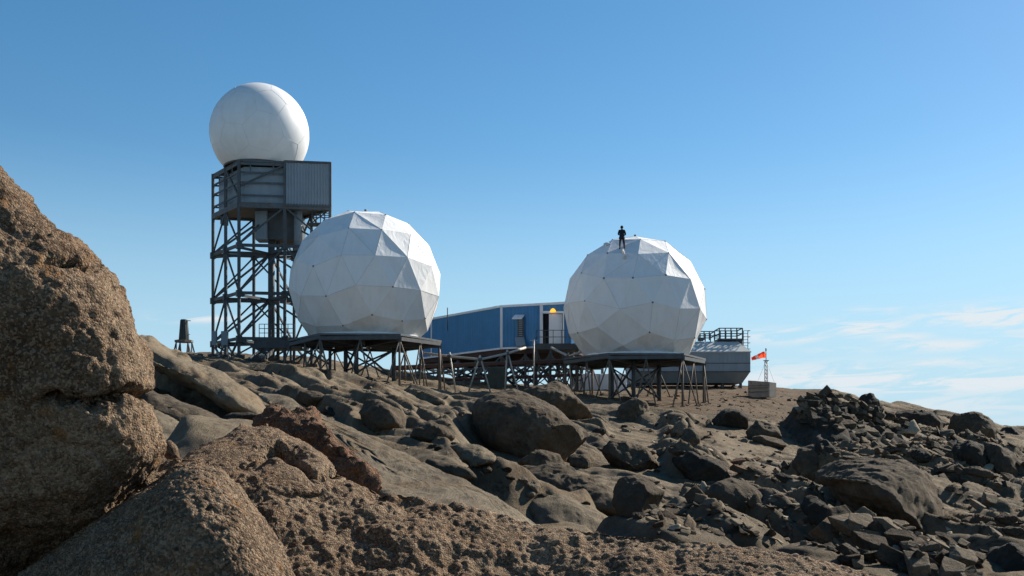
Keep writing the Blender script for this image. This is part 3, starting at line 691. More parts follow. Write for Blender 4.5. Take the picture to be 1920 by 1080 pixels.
# --- loose stones: twelve angular shapes, copied
def angular(seed, lv=5):
    rs = np.random.RandomState(seed); D, T = ico(lv); r = np.full(len(D), 9.0)
    faces = [np.eye(3)[a]*sg+rs.normal(size=3)*.22 for a in range(3) for sg in (1, -1)]+[rs.normal(size=3) for _ in range(rs.randint(2, 5))]
    for q, n in enumerate(faces):       # a block: six rough faces and a few broken corners
        n = n/np.linalg.norm(n); h = rs.uniform(.55, .85) if q < 6 else rs.uniform(.68, .95); d = D @ n
        r = np.minimum(r, np.where(d > .05, h/np.maximum(d, .05), 9))
    V = D*np.minimum(r, 1.5)[:, None]*np.array([rs.uniform(.8, 1.3), rs.uniform(.6, 1.0), rs.uniform(.3, .6)])
    x, y, z = (V*2.2).T; V = V+D*(.045*fbm(x+seed, y, z, 5, seed))[:, None]
    return V/np.abs(V).max(), T
def rounded(seed, lv=5):
    rs = np.random.RandomState(seed); D, T = ico(lv); q = rs.uniform(2.2, 3.2)
    V = D*((np.abs(D)**q).sum(1)**(-1/q))[:, None]*np.array([rs.uniform(.45, .6), 1.0, rs.uniform(.22, .36)])
    for _ in range(3):
        n = rs.normal(size=3); n /= np.linalg.norm(n); h = rs.uniform(.35, .5); d = V @ n; V = V-n*(np.maximum(0, d-h)*.8)[:, None]
    x, y, z = (V*1.7).T; V = V+D*(.13*fbm(x+seed, y, z, 3, seed)+.05*fbm(x*4, y*3, z*4+seed, 4, seed, ridge=True))[:, None]
    return V/np.abs(V).max(), T
STONES = {k: [np_mesh('stone', *angular(100+17*i), smooth_=True) for i in range(8)] for k in ('stone', 'pale', 'boulder', 'dark', 'red')}
STONES.update({'r'+k: [np_mesh('boulder', *rounded(300+13*i)) for i in range(6)] for k in ('boulder', 'dark', 'stone')})
for k, ms in STONES.items():
    for me in ms: me.materials.append(M[k[1:] if k[0] == 'r' and k[1:] in M else k])
def in_poly(x, y, poly):
    c = False; j = len(poly)-1
    for i in range(len(poly)):
        if (poly[i][1] > y) != (poly[j][1] > y) and x < (poly[j][0]-poly[i][0])*(y-poly[i][1])/(poly[j][1]-poly[i][1])+poly[i][0]: c = not c
        j = i
    return c
def scatter(n, poly, size, kinds, label, group, seed, cat='stone', lift=.25, heap=None, round_=False):
    rd = random.Random(seed); xs = [p[0] for p in poly]; ys = [p[1] for p in poly]; k = 0
    while k < n:
        px, py = rd.uniform(min(xs), max(xs)), rd.uniform(min(ys), max(ys))
        if not in_poly(px, py, poly): continue
        s = size[0]*(size[1]/size[0])**(rd.random()**1.7)          # half-size in pixels
        Y = ground_hit(px, py) if heap is None else heap(px, py)
        x = (px-960)/F*Y; r = s/F*Y; z = gz(x, Y) if heap is None else (HY-py)/F*Y
        me = rd.choice(STONES[rd.choice(kinds)])
        o = obj(cat, me, loc=(x, Y+r*.3, z+r*lift)); o.scale = (r, r, r)
        o.rotation_euler = (rd.gauss(0, .12)+.1, rd.gauss(0, .15), STRIKE+rd.gauss(0, .35)) if round_ else (rd.gauss(.3, .35), rd.gauss(.25, .35), 0)
        if not round_: o.rotation_euler = (o.rotation_euler.to_matrix() @ Matrix.Rotation(rd.uniform(0, 6.28), 3, 'Z')).to_euler()
        tag(o, label, cat, group); k += 1
scatter(40, [(1380, 850), (1500, 860), (1640, 900), (1560, 1000), (1500, 990), (1400, 930), (1340, 880)], (6, 24), ['stone', 'boulder', 'red', 'boulder'],
        'angular brown stone in the jumble left of the streaked whaleback slab', 'stones left of the streaked slab', 1)
scatter(56, [(1530, 985), (1640, 980), (1740, 1005), (1840, 1040), (1850, 1100), (1650, 1090), (1560, 1050)], (15, 48), ['stone', 'boulder', 'boulder', 'stone'],
        'angular slab-like stone in the heap just right of the ledge end', 'stones heaped right of the ledge end', 2, lift=.4)
scatter(20, [(1560, 985), (1640, 990), (1740, 1010), (1820, 1050), (1700, 1060), (1600, 1045)], (8, 20), ['pale'],
        'pale angular stone in the heap just right of the ledge end', 'pale stones right of the ledge end', 3, lift=.6)
scatter(30, [(1190, 770), (1320, 790), (1400, 840), (1440, 880), (1330, 870), (1230, 830)], (4, 14), ['stone', 'pale', 'boulder', 'red'],
        'small broken stone among the boulders below the right platform', 'stones below the right platform', 4)
scatter(22, [(1190, 960), (1330, 940), (1400, 980), (1370, 1010), (1220, 1000)], (4, 13), ['stone', 'boulder', 'stone', 'dark'],
        'small broken stone on the dark ground above the ledge', 'stones above the ledge', 5)
scatter(44, [(1650, 815), (1780, 820), (1900, 880), (1920, 1000), (1800, 940), (1700, 870)], (5, 20), ['stone', 'boulder', 'pale', 'dark'],
        'broken stone on the far right slope below the skyline rocks', 'stones on the far right slope', 6)
scatter(10, [(640, 745), (860, 760), (880, 830), (700, 830)], (3, 8), ['stone', 'boulder'],
        'small stone on the bare rock below the left radome', 'stones below the left radome', 7)
scatter(8, [(1240, 740), (1480, 740), (1480, 800), (1380, 780)], (3, 7), ['stone', 'dark', 'pale'],
        'small stone on the brown dirt bank', 'stones on the dirt bank', 8)
# rounded bedrock boulders lying along the grain
scatter(12, [(430, 700), (700, 705), (880, 760), (900, 880), (780, 850), (640, 790)], (9, 26), ['rboulder', 'rstone', 'rboulder', 'rdark'],
        'rounded whaleback rock on the slope between the tower and the largest dark boulder', 'rounded rocks on the left slope', 21, cat='boulder', lift=.08, round_=True)
scatter(16, [(1100, 790), (1250, 800), (1480, 850), (1500, 960), (1300, 900), (1120, 890)], (9, 28), ['rboulder', 'rstone', 'rdark'],
        'rounded rock in the boulder field right of the largest dark boulder', 'rounded rocks of the middle boulder field', 22, cat='boulder', lift=.12, round_=True)
scatter(14, [(1560, 850), (1720, 840), (1920, 850), (1930, 1010), (1780, 980), (1620, 960)], (12, 34), ['rboulder', 'rstone', 'rdark', 'rboulder'],
        'rounded grained rock on the right slope above the bottom right corner', 'rounded rocks of the right slope', 23, cat='boulder', lift=.10, round_=True)
scatter(14, [(880, 890), (1100, 880), (1330, 960), (1200, 990), (960, 960)], (12, 36), ['rboulder', 'rstone', 'rdark'],
        'rounded rock on the lower middle slope just beyond the ledge', 'rounded rocks beyond the ledge', 24, cat='boulder', lift=.10, round_=True)
def rubble(n, zones, size, mat, seed, label):
    rd = random.Random(seed); rs = np.random.RandomState(seed); base = [angular(500+seed*20+i, 3)[0]*np.array([1, 1.25, .6]) for i in range(8)]; T = ico(3)[1]; P_ = []
    while len(P_) < n:
        poly = rd.choice(zones); px, py = rd.uniform(min(p[0] for p in poly), max(p[0] for p in poly)), rd.uniform(min(p[1] for p in poly), max(p[1] for p in poly))
        if in_poly(px, py, poly): P_.append((px, py, (HY+60-py)))
    YY = np.array([ground_hit(px, py) for px, py, _ in P_])*np.array([1+rd.gauss(0, .012) for _ in P_]); X = np.array([(p[0]-960)/F for p in P_])*YY; ZZ = grid_z(X, YY)
    V = []; Ts = []
    for i in range(n):
        r = rd.uniform(size[0], size[1])**1.0*(.5+.5*rd.random())*(.35+YY[i]/45)
        M3 = np.array((Matrix.Rotation(rd.gauss(.25, .4), 3, 'X') @ Matrix.Rotation(rd.gauss(.2, .4), 3, 'Y') @ Matrix.Rotation(rd.uniform(0, 6.28), 3, 'Z')))
        V.append(rd.choice(base)*r @ M3.T+np.array([X[i], YY[i], ZZ[i]+r*.2])); Ts.append(T+i*len(base[0]))
    V = np.concatenate(V); o = V.mean(0); o[2] = V[:, 2].min()
    tag(obj('rubble', np_mesh('rubble', V-o, np.concatenate(Ts)), M[mat], loc=o), label, 'rubble', kind='stuff')
_zr = [[(1180, 770), (1330, 780), (1480, 850), (1560, 900), (1500, 1000), (1300, 960), (1180, 900)], [(1500, 850), (1700, 820), (1900, 850), (1930, 1060), (1750, 1060), (1520, 1000)], [(1480, 770), (1700, 800), (1740, 860), (1560, 850)], [(1150, 940), (1400, 950), (1600, 1000), (1600, 1050), (1400, 1020), (1200, 1000)]]
rubble(300, _zr, (.05, .20), 'stone', 1, 'scattered small brown rubble over the right half of the slope')
rubble(200, _zr, (.05, .26), 'boulder', 2, 'scattered small dark rubble over the right half of the slope')
rubble(120, _zr, (.04, .14), 'pale', 3, 'scattered small pale chips of stone over the right half of the slope')
rubble(420, [[(1700, 790), (1800, 790), (1900, 820), (1930, 900), (1800, 900), (1680, 850)], [(1470, 775), (1700, 810), (1740, 870), (1560, 860)]], (.08, .30), 'boulder', 7, 'dark angular rubble strewn below the right skyline')
rubble(150, [[(1700, 790), (1800, 790), (1900, 820), (1930, 900), (1800, 900), (1680, 850)]], (.06, .22), 'stone', 8, 'brown angular rubble strewn below the right skyline')
rubble(170, [[(1190, 735), (1480, 735), (1520, 800), (1380, 790)]], (.03, .11), 'boulder', 6, 'sparse small stones lying on the brown dirt bank')
rubble(120, [[(430, 690), (860, 720), (960, 900), (800, 870), (640, 790)]], (.03, .10), 'stone', 4, 'sparse small stones over the left half of the slope')
# the rubble heap: stones piled from the slope up to its ragged top
HEAP_TOP = lambda px: float(np.interp(px, [1480, 1510, 1545, 1556, 1580, 1620, 1660, 1690, 1730], [775, 742, 730, 724, 738, 752, 768, 778, 800]))
def mound_z(x, Y):
    x = np.asarray(x, float); Y = np.asarray(Y, float); px = 960+F*x/62; g0 = grid_z(x, Y)
    top = (HY-np.interp(px, [1480, 1510, 1545, 1556, 1580, 1620, 1660, 1690, 1730], [775, 742, 730, 724, 738, 752, 768, 778, 800])-8)/F*64
    e_ = np.clip(np.minimum((px-1476)/42, (1740-px)/42), 0, 1)
    return g0-.3+(np.maximum(0, top-.55-g0)*e_+.3*e_)*np.exp(-((Y-65)/3.6)**2)+.3*fbm(x*1.4, Y*1.4, x*0, 4, 8)*e_
_HY = np.linspace(54, 67, 120)
def heap_y(px, py):
    """first point of the mound met by the sight line, else just behind its crest"""
    zz = (HY-py)/F*_HY; m = np.where(mound_z((px-960)/F*_HY, _HY) >= zz)[0]
    return float(_HY[m[0]]) if len(m) else 65.0
hp = [(1490, 770), (1512, 742), (1545, 732), (1582, 738), (1612, 752), (1660, 772), (1700, 785), (1715, 815), (1660, 830), (1580, 812), (1505, 792)]
hz = [(hx-960)/F*63 for hx in (1490, 1715)]
def heap_mound():
    nx, ny = 90, 50; px = np.linspace(1476, 1740, nx); t = np.linspace(0, 1, ny)
    Xg, Yg = np.meshgrid((px-960)/F*62, 55+22*t); V = np.stack([Xg.ravel(), Yg.ravel(), mound_z(Xg.ravel(), Yg.ravel())], 1)
    o = np.array([V[:, 0].mean(), 64, V[:, 2].min()])
    tag(obj('rubble_mound', np_mesh('rubble_mound', V-o, grid_faces(ny, nx)), M['dark'], loc=o), 'dark packed core of the rubble heap on the right skyline', 'rubble heap', kind='stuff')
heap_mound()
scatter(100, hp, (9, 21), ['boulder', 'boulder', 'dark', 'stone'], 'dark angular stone piled in the rubble heap on the right skyline', 'dark stones of the rubble heap', 9, heap=lambda a, b: heap_y(a, b)-.15, lift=.1)
scatter(34, hp, (6, 15), ['stone', 'pale', 'stone'], 'paler angular stone showing in the dark rubble heap', 'paler stones of the rubble heap', 10, heap=lambda a, b: heap_y(a, b)-.25, lift=0)

# ------------------------------------------------------------------ tower with the smooth radome
def lerp(a, b, t): return Vector(a)+(Vector(b)-Vector(a))*t
tA, tB, tC, tD = Vector((-24.8, 88.5, 0)), Vector((-21.5, 84, 0)), Vector((-14.5, 85, 0)), Vector((-18.3, 89.6, 0))
corners = [tA, tB, tC, tD]; ring = []
for i in range(4): ring += [corners[i], (corners[i]+corners[(i+1) % 4])/2]
zt, zb = (HY-299)/F*84, (HY-383)/F*84              # cabin top and bottom
zl = [None, (HY-640)/F*86.5, (HY-557)/F*86.5, (HY-470)/F*86.5, zb]
tcx, tcy = -19.7, 86.9
gt = min(gz(p.x, p.y) for p in ring)
tower = thing('steel_tower', 'tall dark steel lattice tower with a clad cabin on top', 'tower', (tcx, tcy, gt))
def Z(p, z): return Vector((p.x, p.y, z))
for i, p in enumerate(ring):
    m = MB(); top = zt-.02 if i not in (4, 3, 5) else zb
    m.bar((p.x, p.y, gz(p.x, p.y)-.3), Z(p, top), .22, .22)
    m.box((p.x, p.y, gz(p.x, p.y)+.1), (.7, .7, .25), .6)
    m.build('leg', M['steel'], tower)
for li in (1, 2, 3):
    m = MB(); z = zl[li]
    for i in range(8): m.bar(Z(ring[i], z), Z(ring[(i+1) % 8], z), .16, .24)
    for a, b in ((0, 4), (2, 6), (1, 5), (3, 7)): m.bar(Z(ring[a], z-.18), Z(ring[b], z-.18), .12, .2)
    m.build('floor_frame', M['steel'], tower)
    m = MB()
    for i in range(8): m.box(Z(ring[i], z-.05), (.42, .42, .5), .5)
    m.build('gusset', M['steel'], tower)
zs = [gt+.5, zl[1], zl[2], zl[3], zb]
for f in range(4):
    a, md, b = corners[f], ring[2*f+1], corners[(f+1) % 4]
    for li in range(4):
        m = MB(); lo_, hi = zs[li], zs[li+1]
        if li == 0:
            m.bar(Z(a, hi), Z(md, lo_), .13, .16); m.bar(Z(b, hi), Z(md, lo_), .13, .16)
        m.bar(Z(md, hi-.1), Z(a, lo_+.1), .11, .13); m.bar(Z(md, hi-.1), Z(b, lo_+.1), .11, .13)
        m.build('brace', M['steel'], tower)
for li in range(1, 4):                                   # inner diagonals to the central column
    m = MB()
    for i in (0, 2, 4, 6): m.bar(Z(ring[i], zs[li]+.1), (tcx, tcy, zs[li+1]-.2), .12, .14)
    m.build('brace', M['steel'], tower)
MB().tube([(tcx+.1, tcy, gt-.2), (tcx+.1, tcy, zb)], .28, 12).tube([(tcx+.55, tcy+.4, gt-.2), (tcx+.55, tcy+.4, zb)], .14, 8).build('column', M['steel'], tower)
# hanging machine room and ducts under the cabin
def plan(pxa, pxb, Ya, Yb): return [((pxa-960)/F*Ya, Ya), ((pxb-960)/F*Ya, Ya), ((pxb-960)/F*Ya, Yb), ((pxa-960)/F*Ya, Yb)]
MB().prism(plan(478, 500, 85.8, 87.3), (HY-450)/F*86, zb-.05).build('machine_box', M['grey'], tower, bevel=.03)
MB().prism(plan(501, 562, 86.2, 88.6), (HY-448)/F*86, zb-.05).build('machine_room', M['steel'], tower, bevel=.03)
MB().tube([P(559, 470, 86), P(559, 386, 86)], .34, 12).build('duct', M['cabin'], tower)
MB().prism(plan(413, 424, 87, 87.7), (HY-420)/F*87, zb-.3).build('junction_box', M['steel'], tower)
# cabin: inset pale walls behind a frame of rails, and a corrugated box on the right half
cen = (tA+tB+tC+tD)/4
def inset(p, d): v = (cen-p); v.z = 0; return p+v.normalized()*d
ins = [inset(p, .55) for p in corners]
m = MB().prism([(p.x, p.y) for p in ins], zb+.15, zt-.45); m.build('cabin_wall', M['cabin'], tower)
m = MB(); m.prism([(p.x, p.y) for p in corners], zb-.12, zb+.12)
for i in range(4): m.bar(Z(corners[i], zb-.05), Z(corners[(i+1) % 4], zb-.05), .3, .42)
m.build('cabin_floor', M['steel2'], tower)
m = MB().prism([(p.x, p.y) for p in corners], zt-.16, zt); m.build('roof_deck', M['steel2'], tower)
rail_h = [zb+.75, zb+1.75, zb+2.55, zt-.3]
for h in rail_h[:3]+[rail_h[3]]:
    m = MB()
    for i in range(4):
        a, b = corners[i], corners[(i+1) % 4]
        if i == 1: b = (a+b)/2
        m.bar(Z(a, h), Z(b, h), .10, .13 if h < rail_h[3] else .2)
    m.build('rail', M['steel2'], tower)
for a, b in ((tA, tB), (tB, (tB+tC)/2)):
    for t in (.25, .75): MB().bar(Z(lerp(a, b, t), zt-.1), Z(lerp(a, b, t), zt-1.1), .09).build('baluster', M['steel2'], tower)
m = MB(); m.bar(Z(ring[1], zt-.2), Z(tB, zb+.6), .14); m.bar(Z(ring[3], zt-.3), Z(tB, zb+1.4), .14); m.build('cabin_brace', M['steel'], tower)
def corrugate(a, b, z0, z1, out, pitch=.22, depth=.04):
    """vertical corrugated sheet from a to b"""
    L = (Vector(b)-Vector(a)).length; n = max(2, int(L/pitch)); d = (Vector(b)-Vector(a))/n; o = Vector(out); pts = []
    for k in range(n):
        p = Vector(a)+d*k; pts += [p, p+d*.4, p+d*.5+o*depth, p+d*.9+o*depth]
    pts.append(Vector(b)); m = MB(); q = len(pts)
    th = -o*.06
    vs = [Z(p, z0) for p in pts]+[Z(p, z1) for p in pts]
    m.add(vs, [(i, i+1, q+i+1, q+i) for i in range(q-1)])
    return m
Nn = ring[3]; fd = (tC-tB).normalized(); out = Vector((fd.y, -fd.x, 0))
bxa = Nn+out*.12; bxb = tC+out*.12+fd*.05
m = corrugate(bxa, bxb, zb+.06, zt-.12, out); m.build('corrugated_panel', M['grey'], tower)
m = MB().prism([((bxa-out*.1).x, (bxa-out*.1).y), ((bxb-out*.1).x, (bxb-out*.1).y), ((bxb-out*2.2).x, (bxb-out*2.2).y), ((bxa-out*2.2).x, (bxa-out*2.2).y)], zb+.1, zt-.14); m.build('side_cabin', M['grey'], tower)
m = MB(); m.bar(Z(bxa+out*.06, zb), Z(bxa+out*.06, zt), .14); m.bar(Z(bxb+out*.06, zb), Z(bxb+out*.06, zt), .14)
m.bar(Z(bxa+out*.06, zt-.06), Z(bxb+out*.06, zt-.06), .16); m.bar(Z(bxa+out*.06, zb), Z(bxb+out*.06, zb), .14); m.build('panel_frame', M['steel'], tower)
# stair landing hanging under the right end of the cabin
m = MB(); q0, q1 = P(585, 383, 86), P(617, 383, 86); zlow = (HY-417)/F*86
for x in np.linspace(q0.x, q1.x, 5): m.bar((x, 86, zlow), (x, 86, zb), .08)
for z in np.linspace(zlow+.4, zb-.1, 4): m.bar((q0.x, 86, z), (q1.x, 86, z), .06)
m.bar((q0.x, 86.05, zlow), (q1.x, 86.05, zb), .08); m.bar((q0.x, 86.05, zb), (q1.x, 86.05, zlow), .08)
m.box(((q0.x+q1.x)/2-.2, 86.6, zlow-.06), (q1.x-q0.x+.5, 1.2, .1)); m.build('stair_landing', M['steel'], tower)
# foot: entrance platform, handrail and stair
zf = zl[1]
m = MB().prism(plan(476, 566, 84.2, 87.0), zf-.75, zf-.1); m.build('entrance_platform', M['steel'], tower)
m = MB()
for px in (486, 496, 508, 528, 540, 552): m.bar(P(px, 0, 84.3).xy.to_3d()+Vector((0, 0, zf-.1)), P(px, 0, 84.3).xy.to_3d()+Vector((0, 0, zf+1.15)), .05)
for h in (.45, .8, 1.15): m.bar(P(486, 0, 84.3).xy.to_3d()+Vector((0, 0, zf+h)), P(552, 0, 84.3).xy.to_3d()+Vector((0, 0, zf+h)), .05)
m.build('handrail', M['steel2'], tower)
m = MB(); s0, s1 = P(505, 655, 84), P(478, 694, 80.5); s1.z = gz(s1.x, s1.y)+.1
for dx in (-.5, .5): m.bar(s0+Vector((dx, 0, 0)), s1+Vector((dx, 0, 0)), .08, .3)
for k in range(10): m.box(lerp(s0, s1, (k+.5)/10), (1.0, .32, .05))
m.build('stair', M['steel'], tower)
for px in (401.5, 421):
    q = P(px, 634, 83.6); gq = gz(q.x, 83.6); wd = .38 if px < 410 else .5
    gp = thing('gate_post_panel', 'tall narrow grey sheet panel at the left tower foot' if px < 410 else 'wider grey sheet panel second from the left at the tower foot', 'panel', (q.x, 83.6, gq), 'sheet panels at the tower foot')
    MB().box((q.x, 83.6, (HY-634)/F*83.6), (wd, .06, 1.1)).build('sheet', M['grey'], gp)
    MB().bar((q.x-wd/2, 83.66, gq-.2), (q.x-wd/2, 83.66, (HY-621)/F*83.6), .07).bar((q.x+wd/2, 83.66, gq-.2), (q.x+wd/2, 83.66, (HY-621)/F*83.6), .07).build('post', M['steel'], gp)
    MB().bar((q.x+wd/2, 83.6, gq+.5), (q.x+wd/2+.35, 83.2, gq), .06).build('stay', M['lightsteel'], gp)

# smooth radome
rc = P(487, 251, 87.0); rr_ = 91.3/F*87.0; cut = (zt)-rc.z
def smooth_radome():
    root = thing('radome', 'smooth white spherical radome on top of the steel tower', 'radome', (rc.x, rc.y, zt))
    n, k = 96, 56; V = []; pm = math.acos(max(-1, cut/rr_))
    for j in range(k+1):
        a = pm*j/k
        for i in range(n): V.append((rr_*math.sin(a)*math.cos(6.28318*i/n), rr_*math.sin(a)*math.sin(6.28318*i/n), rr_*math.cos(a)+rc.z-zt))
    Fs = [(j*n+i, (j+1)*n+i, (j+1)*n+(i+1) % n, j*n+(i+1) % n) for j in range(k) for i in range(n)]
    obj('shell', np_mesh('shell', np.array(V), np.array(Fs)), M['shell'], root)
    ph = (1+5**.5)/2; ico_v = [Vector(v).normalized() for v in ((-1, ph, 0), (1, ph, 0), (-1, -ph, 0), (1, -ph, 0), (0, -1, ph), (0, 1, ph), (0, -1, -ph), (0, 1, -ph), (ph, 0, -1), (ph, 0, 1), (-ph, 0, -1), (-ph, 0, 1))]
    Rm = Matrix.Rotation(.5, 3, 'X') @ Matrix.Rotation(.35, 3, 'Y') @ Matrix.Rotation(.2, 3, 'Z'); pts = []
    E = [(a, b) for a in range(12) for b in range(12) if a != b and (ico_v[a]-ico_v[b]).length < 1.2]
    key = {e: (ico_v[e[0]]*2/3+ico_v[e[1]]/3).normalized() for e in E}; seg = []
    es = list(key)
    for i in range(len(es)):
        for j in range(i+1, len(es)):
            if (key[es[i]]-key[es[j]]).length < .45: seg.append((Rm @ key[es[i]], Rm @ key[es[j]]))
    m = MB()
    for a, b in seg:
        line = [(lerp(a, b, t).normalized())*(rr_+.002) for t in np.linspace(0, 1, 7)]
        if min(p.z for p in line) < cut+.05: continue
        m.tube([p+rc for p in line], .011, 6, False)
    m.build('seam', M['seam'], root)
    m = MB(); q = math.sqrt(rr_**2-cut**2)+.06
    m.tube([Vector((rc.x+q*math.cos(a), rc.y+q*math.sin(a), zt+.06)) for a in np.linspace(0, 6.2832, 49)], .09, 6, False); m.build('base_ring', M['steel2'], root)
smooth_radome()

# ------------------------------------------------------------------ faceted radomes on their platforms
def geodesic(seed, n=74):
    """an irregular triangulated ball: n points pushed apart on the sphere, then their convex hull"""
    rs = np.random.RandomState(seed); p = rs.normal(size=(n, 3)); p /= np.linalg.norm(p, axis=1, keepdims=True)
    for it in range(220):
        d = p[:, None]-p[None]; r2 = (d**2).sum(2)+np.eye(n); f = (d/r2[..., None]**1.5).sum(1); p = p+f*.012*(1-it/260); p /= np.linalg.norm(p, axis=1, keepdims=True)
    bm = bmesh.new(); vv = [bm.verts.new(q) for q in p]; bm.verts.index_update(); bmesh.ops.convex_hull(bm, input=vv)
    vs = [v.co.normalized() for v in bm.verts]; fs = [tuple(v.index for v in f.verts) for f in bm.faces]; bm.free(); return vs, fs
RAD, CUT = 5.72, -4.05
def faceted_radome(cx, cy, zbase, rot, seed, label):
    root = thing('radome', label, 'radome', (cx, cy, zbase), 'faceted radomes on low platforms')
    rd = random.Random(seed); vs, fs = geodesic(seed)
    Rm = Matrix.Rotation(rot[2], 3, 'Z') @ Matrix.Rotation(rot[1], 3, 'Y') @ Matrix.Rotation(rot[0], 3, 'X')
    vs = [(Rm @ v)*RAD*(1+rd.uniform(-.007, .007)) for v in vs]
    bm = bmesh.new(); n = 8
    for (a, b, c) in fs:
        A, B, C_ = vs[a], vs[b], vs[c]
        if max(A.z, B.z, C_.z) < CUT: continue
        nm = ((A+B+C_)/3).normalized(); sag = rd.uniform(.0, .07); g = {}; sk = rd.uniform(.2, .6)
        for i in range(n+1):
            for j in range(n+1-i):
                u, v_ = i/n, j/n; w_ = 1-u-v_
                q = 27*u*v_*w_; e = 4*(u*v_+v_*w_+w_*u)/1.333
                g[i, j] = bm.verts.new(A*w_+B*u+C_*v_-nm*sag*(q*(1-sk)+e*sk*.5))
        for i in range(n):
            for j in range(n-i):
                bm.faces.new((g[i, j], g[i+1, j], g[i, j+1])).smooth = True
                if i+j < n-1: bm.faces.new((g[i+1, j], g[i+1, j+1], g[i, j+1])).smooth = True
    bmesh.ops.bisect_plane(bm, geom=bm.verts[:]+bm.edges[:]+bm.faces[:], plane_co=(0, 0, CUT), plane_no=(0, 0, -1), clear_outer=True)
    bmesh.ops.translate(bm, verts=bm.verts, vec=(0, 0, -CUT))
    bmesh.ops.recalc_face_normals(bm, faces=bm.faces)
    me = bpy.data.meshes.new('shell'); bm.to_mesh(me); bvh = BVHTree.FromBMesh(bm); bm.free()
    obj('shell', me, M['fabric'], root)
    off = Vector((cx, cy, zbase-CUT)); done = set(); m = MB(); d = MB(); used = set()
    for (a, b, c) in fs:
        for e in ((a, b), (b, c), (c, a)):
            k = tuple(sorted(e))
            if k in done: continue
            done.add(k); p, q = vs[k[0]], vs[k[1]]
            if min(p.z, q.z) < CUT+.1: continue
            if rd.random() < .5:
                mid = (p+q).normalized(); m.bar(p*1.0005+off, q*1.0005+off, .028, .010, up=mid)
            used.update(k)
    for i in used:
        if rd.random() < .55:
            p = vs[i]; nn = p.normalized(); d.tube([p-nn*.02+off, p+nn*.025+off], rd.uniform(.05, .085), 8)
    m.build('seam', M['seam'], root); d.build('patch', M['patch'], root)
    m = MB(); q = math.sqrt(RAD**2-CUT**2)
    pr = [Vector((cx+(q+.02)*math.cos(a), cy+(q+.02)*math.sin(a), zbase+.10)) for a in np.linspace(0, 6.2832, 25)]
    for i in range(24): m.bar(pr[i], pr[i+1], .12, .24)
    m.build('base_skirt', M['white'], root)
    m = MB(); top = off+Vector((0, 0, RAD)); hit = bvh.ray_cast(Vector((.02, .01, RAD*2-CUT)), Vector((0, 0, -1)))[0]
    tp = Vector((cx, cy, zbase))+hit; m.tube([tp-Vector((0, 0, .05)), tp+Vector((0, 0, .22))], .10, 8); m.build('vent_cap', M['patch'], root)
    return root, bvh
def platform(cx, cy, ztop, rot, label, seed):
    root = thing('radome_platform', label, 'platform', (cx, cy, gz(cx, cy)), 'platforms under the faceted radomes')
    hexv = [Vector((cx+5.75*math.cos(rot+k*math.pi/3), cy+5.75*math.sin(rot+k*math.pi/3), 0)) for k in range(6)]
    MB().prism([(p.x, p.y) for p in hexv], ztop-.14, ztop).build('deck', M['steel2'], root)
    m = MB()
    for k in range(6):
        a, b = hexv[k], hexv[(k+1) % 6]; m.bar(Z(a*.985+Vector((cx, cy, 0))*.015, ztop-.36), Z(b*.985+Vector((cx, cy, 0))*.015, ztop-.27), .14, .26)
    for k in range(3): m.bar(Z(hexv[k], ztop-.40), Z(hexv[k+3], ztop-.31), .16, .34)
    for k in range(6):
        a = (hexv[k]+hexv[(k+1) % 6])/2; m.bar(Z(a, ztop-.37), (cx, cy, ztop-.29), .12, .28)
    m.build('beam', M['steel'], root)
    rd = random.Random(seed)
    def leg(top, fx, fy, r=.055, mt='rusty'):
        m = MB(); z = gz(fx, fy); f = Vector((fx, fy, z-.15)); m.tube([top, f], r, 8); m.box((fx, fy, z+.02), (.3, .3, .08)); m.build('leg', M[mt], root)
    cc = Vector((cx, cy, 0))
    for k in range(6):
        p = hexv[k]*.97+cc*.03; tp = Z(p, ztop-.40); od = (hexv[k]-cc).normalized(); sd = Vector((-od.y, od.x, 0))
        leg(tp, p.x, p.y, .085)
        for s in (1, -1):
            q = p+od*.45*(1 if s > 0 else .3)+sd*s*1.15; leg(tp, q.x, q.y)
        p = (hexv[k]+hexv[(k+1) % 6])/2*.97+cc*.03; tp = Z(p, ztop-.40); od = (p-cc).normalized(); sd = Vector((-od.y, od.x, 0))
        for s in (1, -1):
            q = p+sd*s*.75+od*.2*s; leg(tp, q.x, q.y)
    for k in range(3):
        a = rot+k*2.0944+.3; p = cc+Vector((math.cos(a), math.sin(a), 0))*2.2; leg(Z(p, ztop-.40), p.x, p.y, .16, 'steel')
    m = MB()
    for k in range(3):
        a = rot+k*2.0944+.3; p = cc+Vector((math.cos(a), math.sin(a), 0))*2.2; a2 = a+2.0944; q = cc+Vector((math.cos(a2), math.sin(a2), 0))*2.2
        m.bar(Z(p, ztop-.7), Z(q, gz(q.x, q.y)+.2), .12); m.bar(Z(q, ztop-.7), Z(p, gz(p.x, p.y)+.2), .12)
    m.build('brace', M['steel'], root)
    return root
L_c = P(685, 537, 80.5); R_c = P(1190.5, 577, 85.5)
zL, zR = L_c.z+CUT, R_c.z+CUT
faceted_radome(L_c.x, L_c.y, zL, (.25, .35, .5), 4, 'left faceted white radome of stretched fabric in front of the tower')
radR, bvhR = faceted_radome(R_c.x, R_c.y, zR, (.1, .5, 1.1), 9, 'right faceted white radome of stretched fabric with a person standing on it')
platform(L_c.x, L_c.y, zL, .06, 'hexagonal steel platform on splayed legs under the left faceted radome', 1)
platform(R_c.x, R_c.y, zR, .06, 'hexagonal steel platform on splayed legs under the right faceted radome', 2)

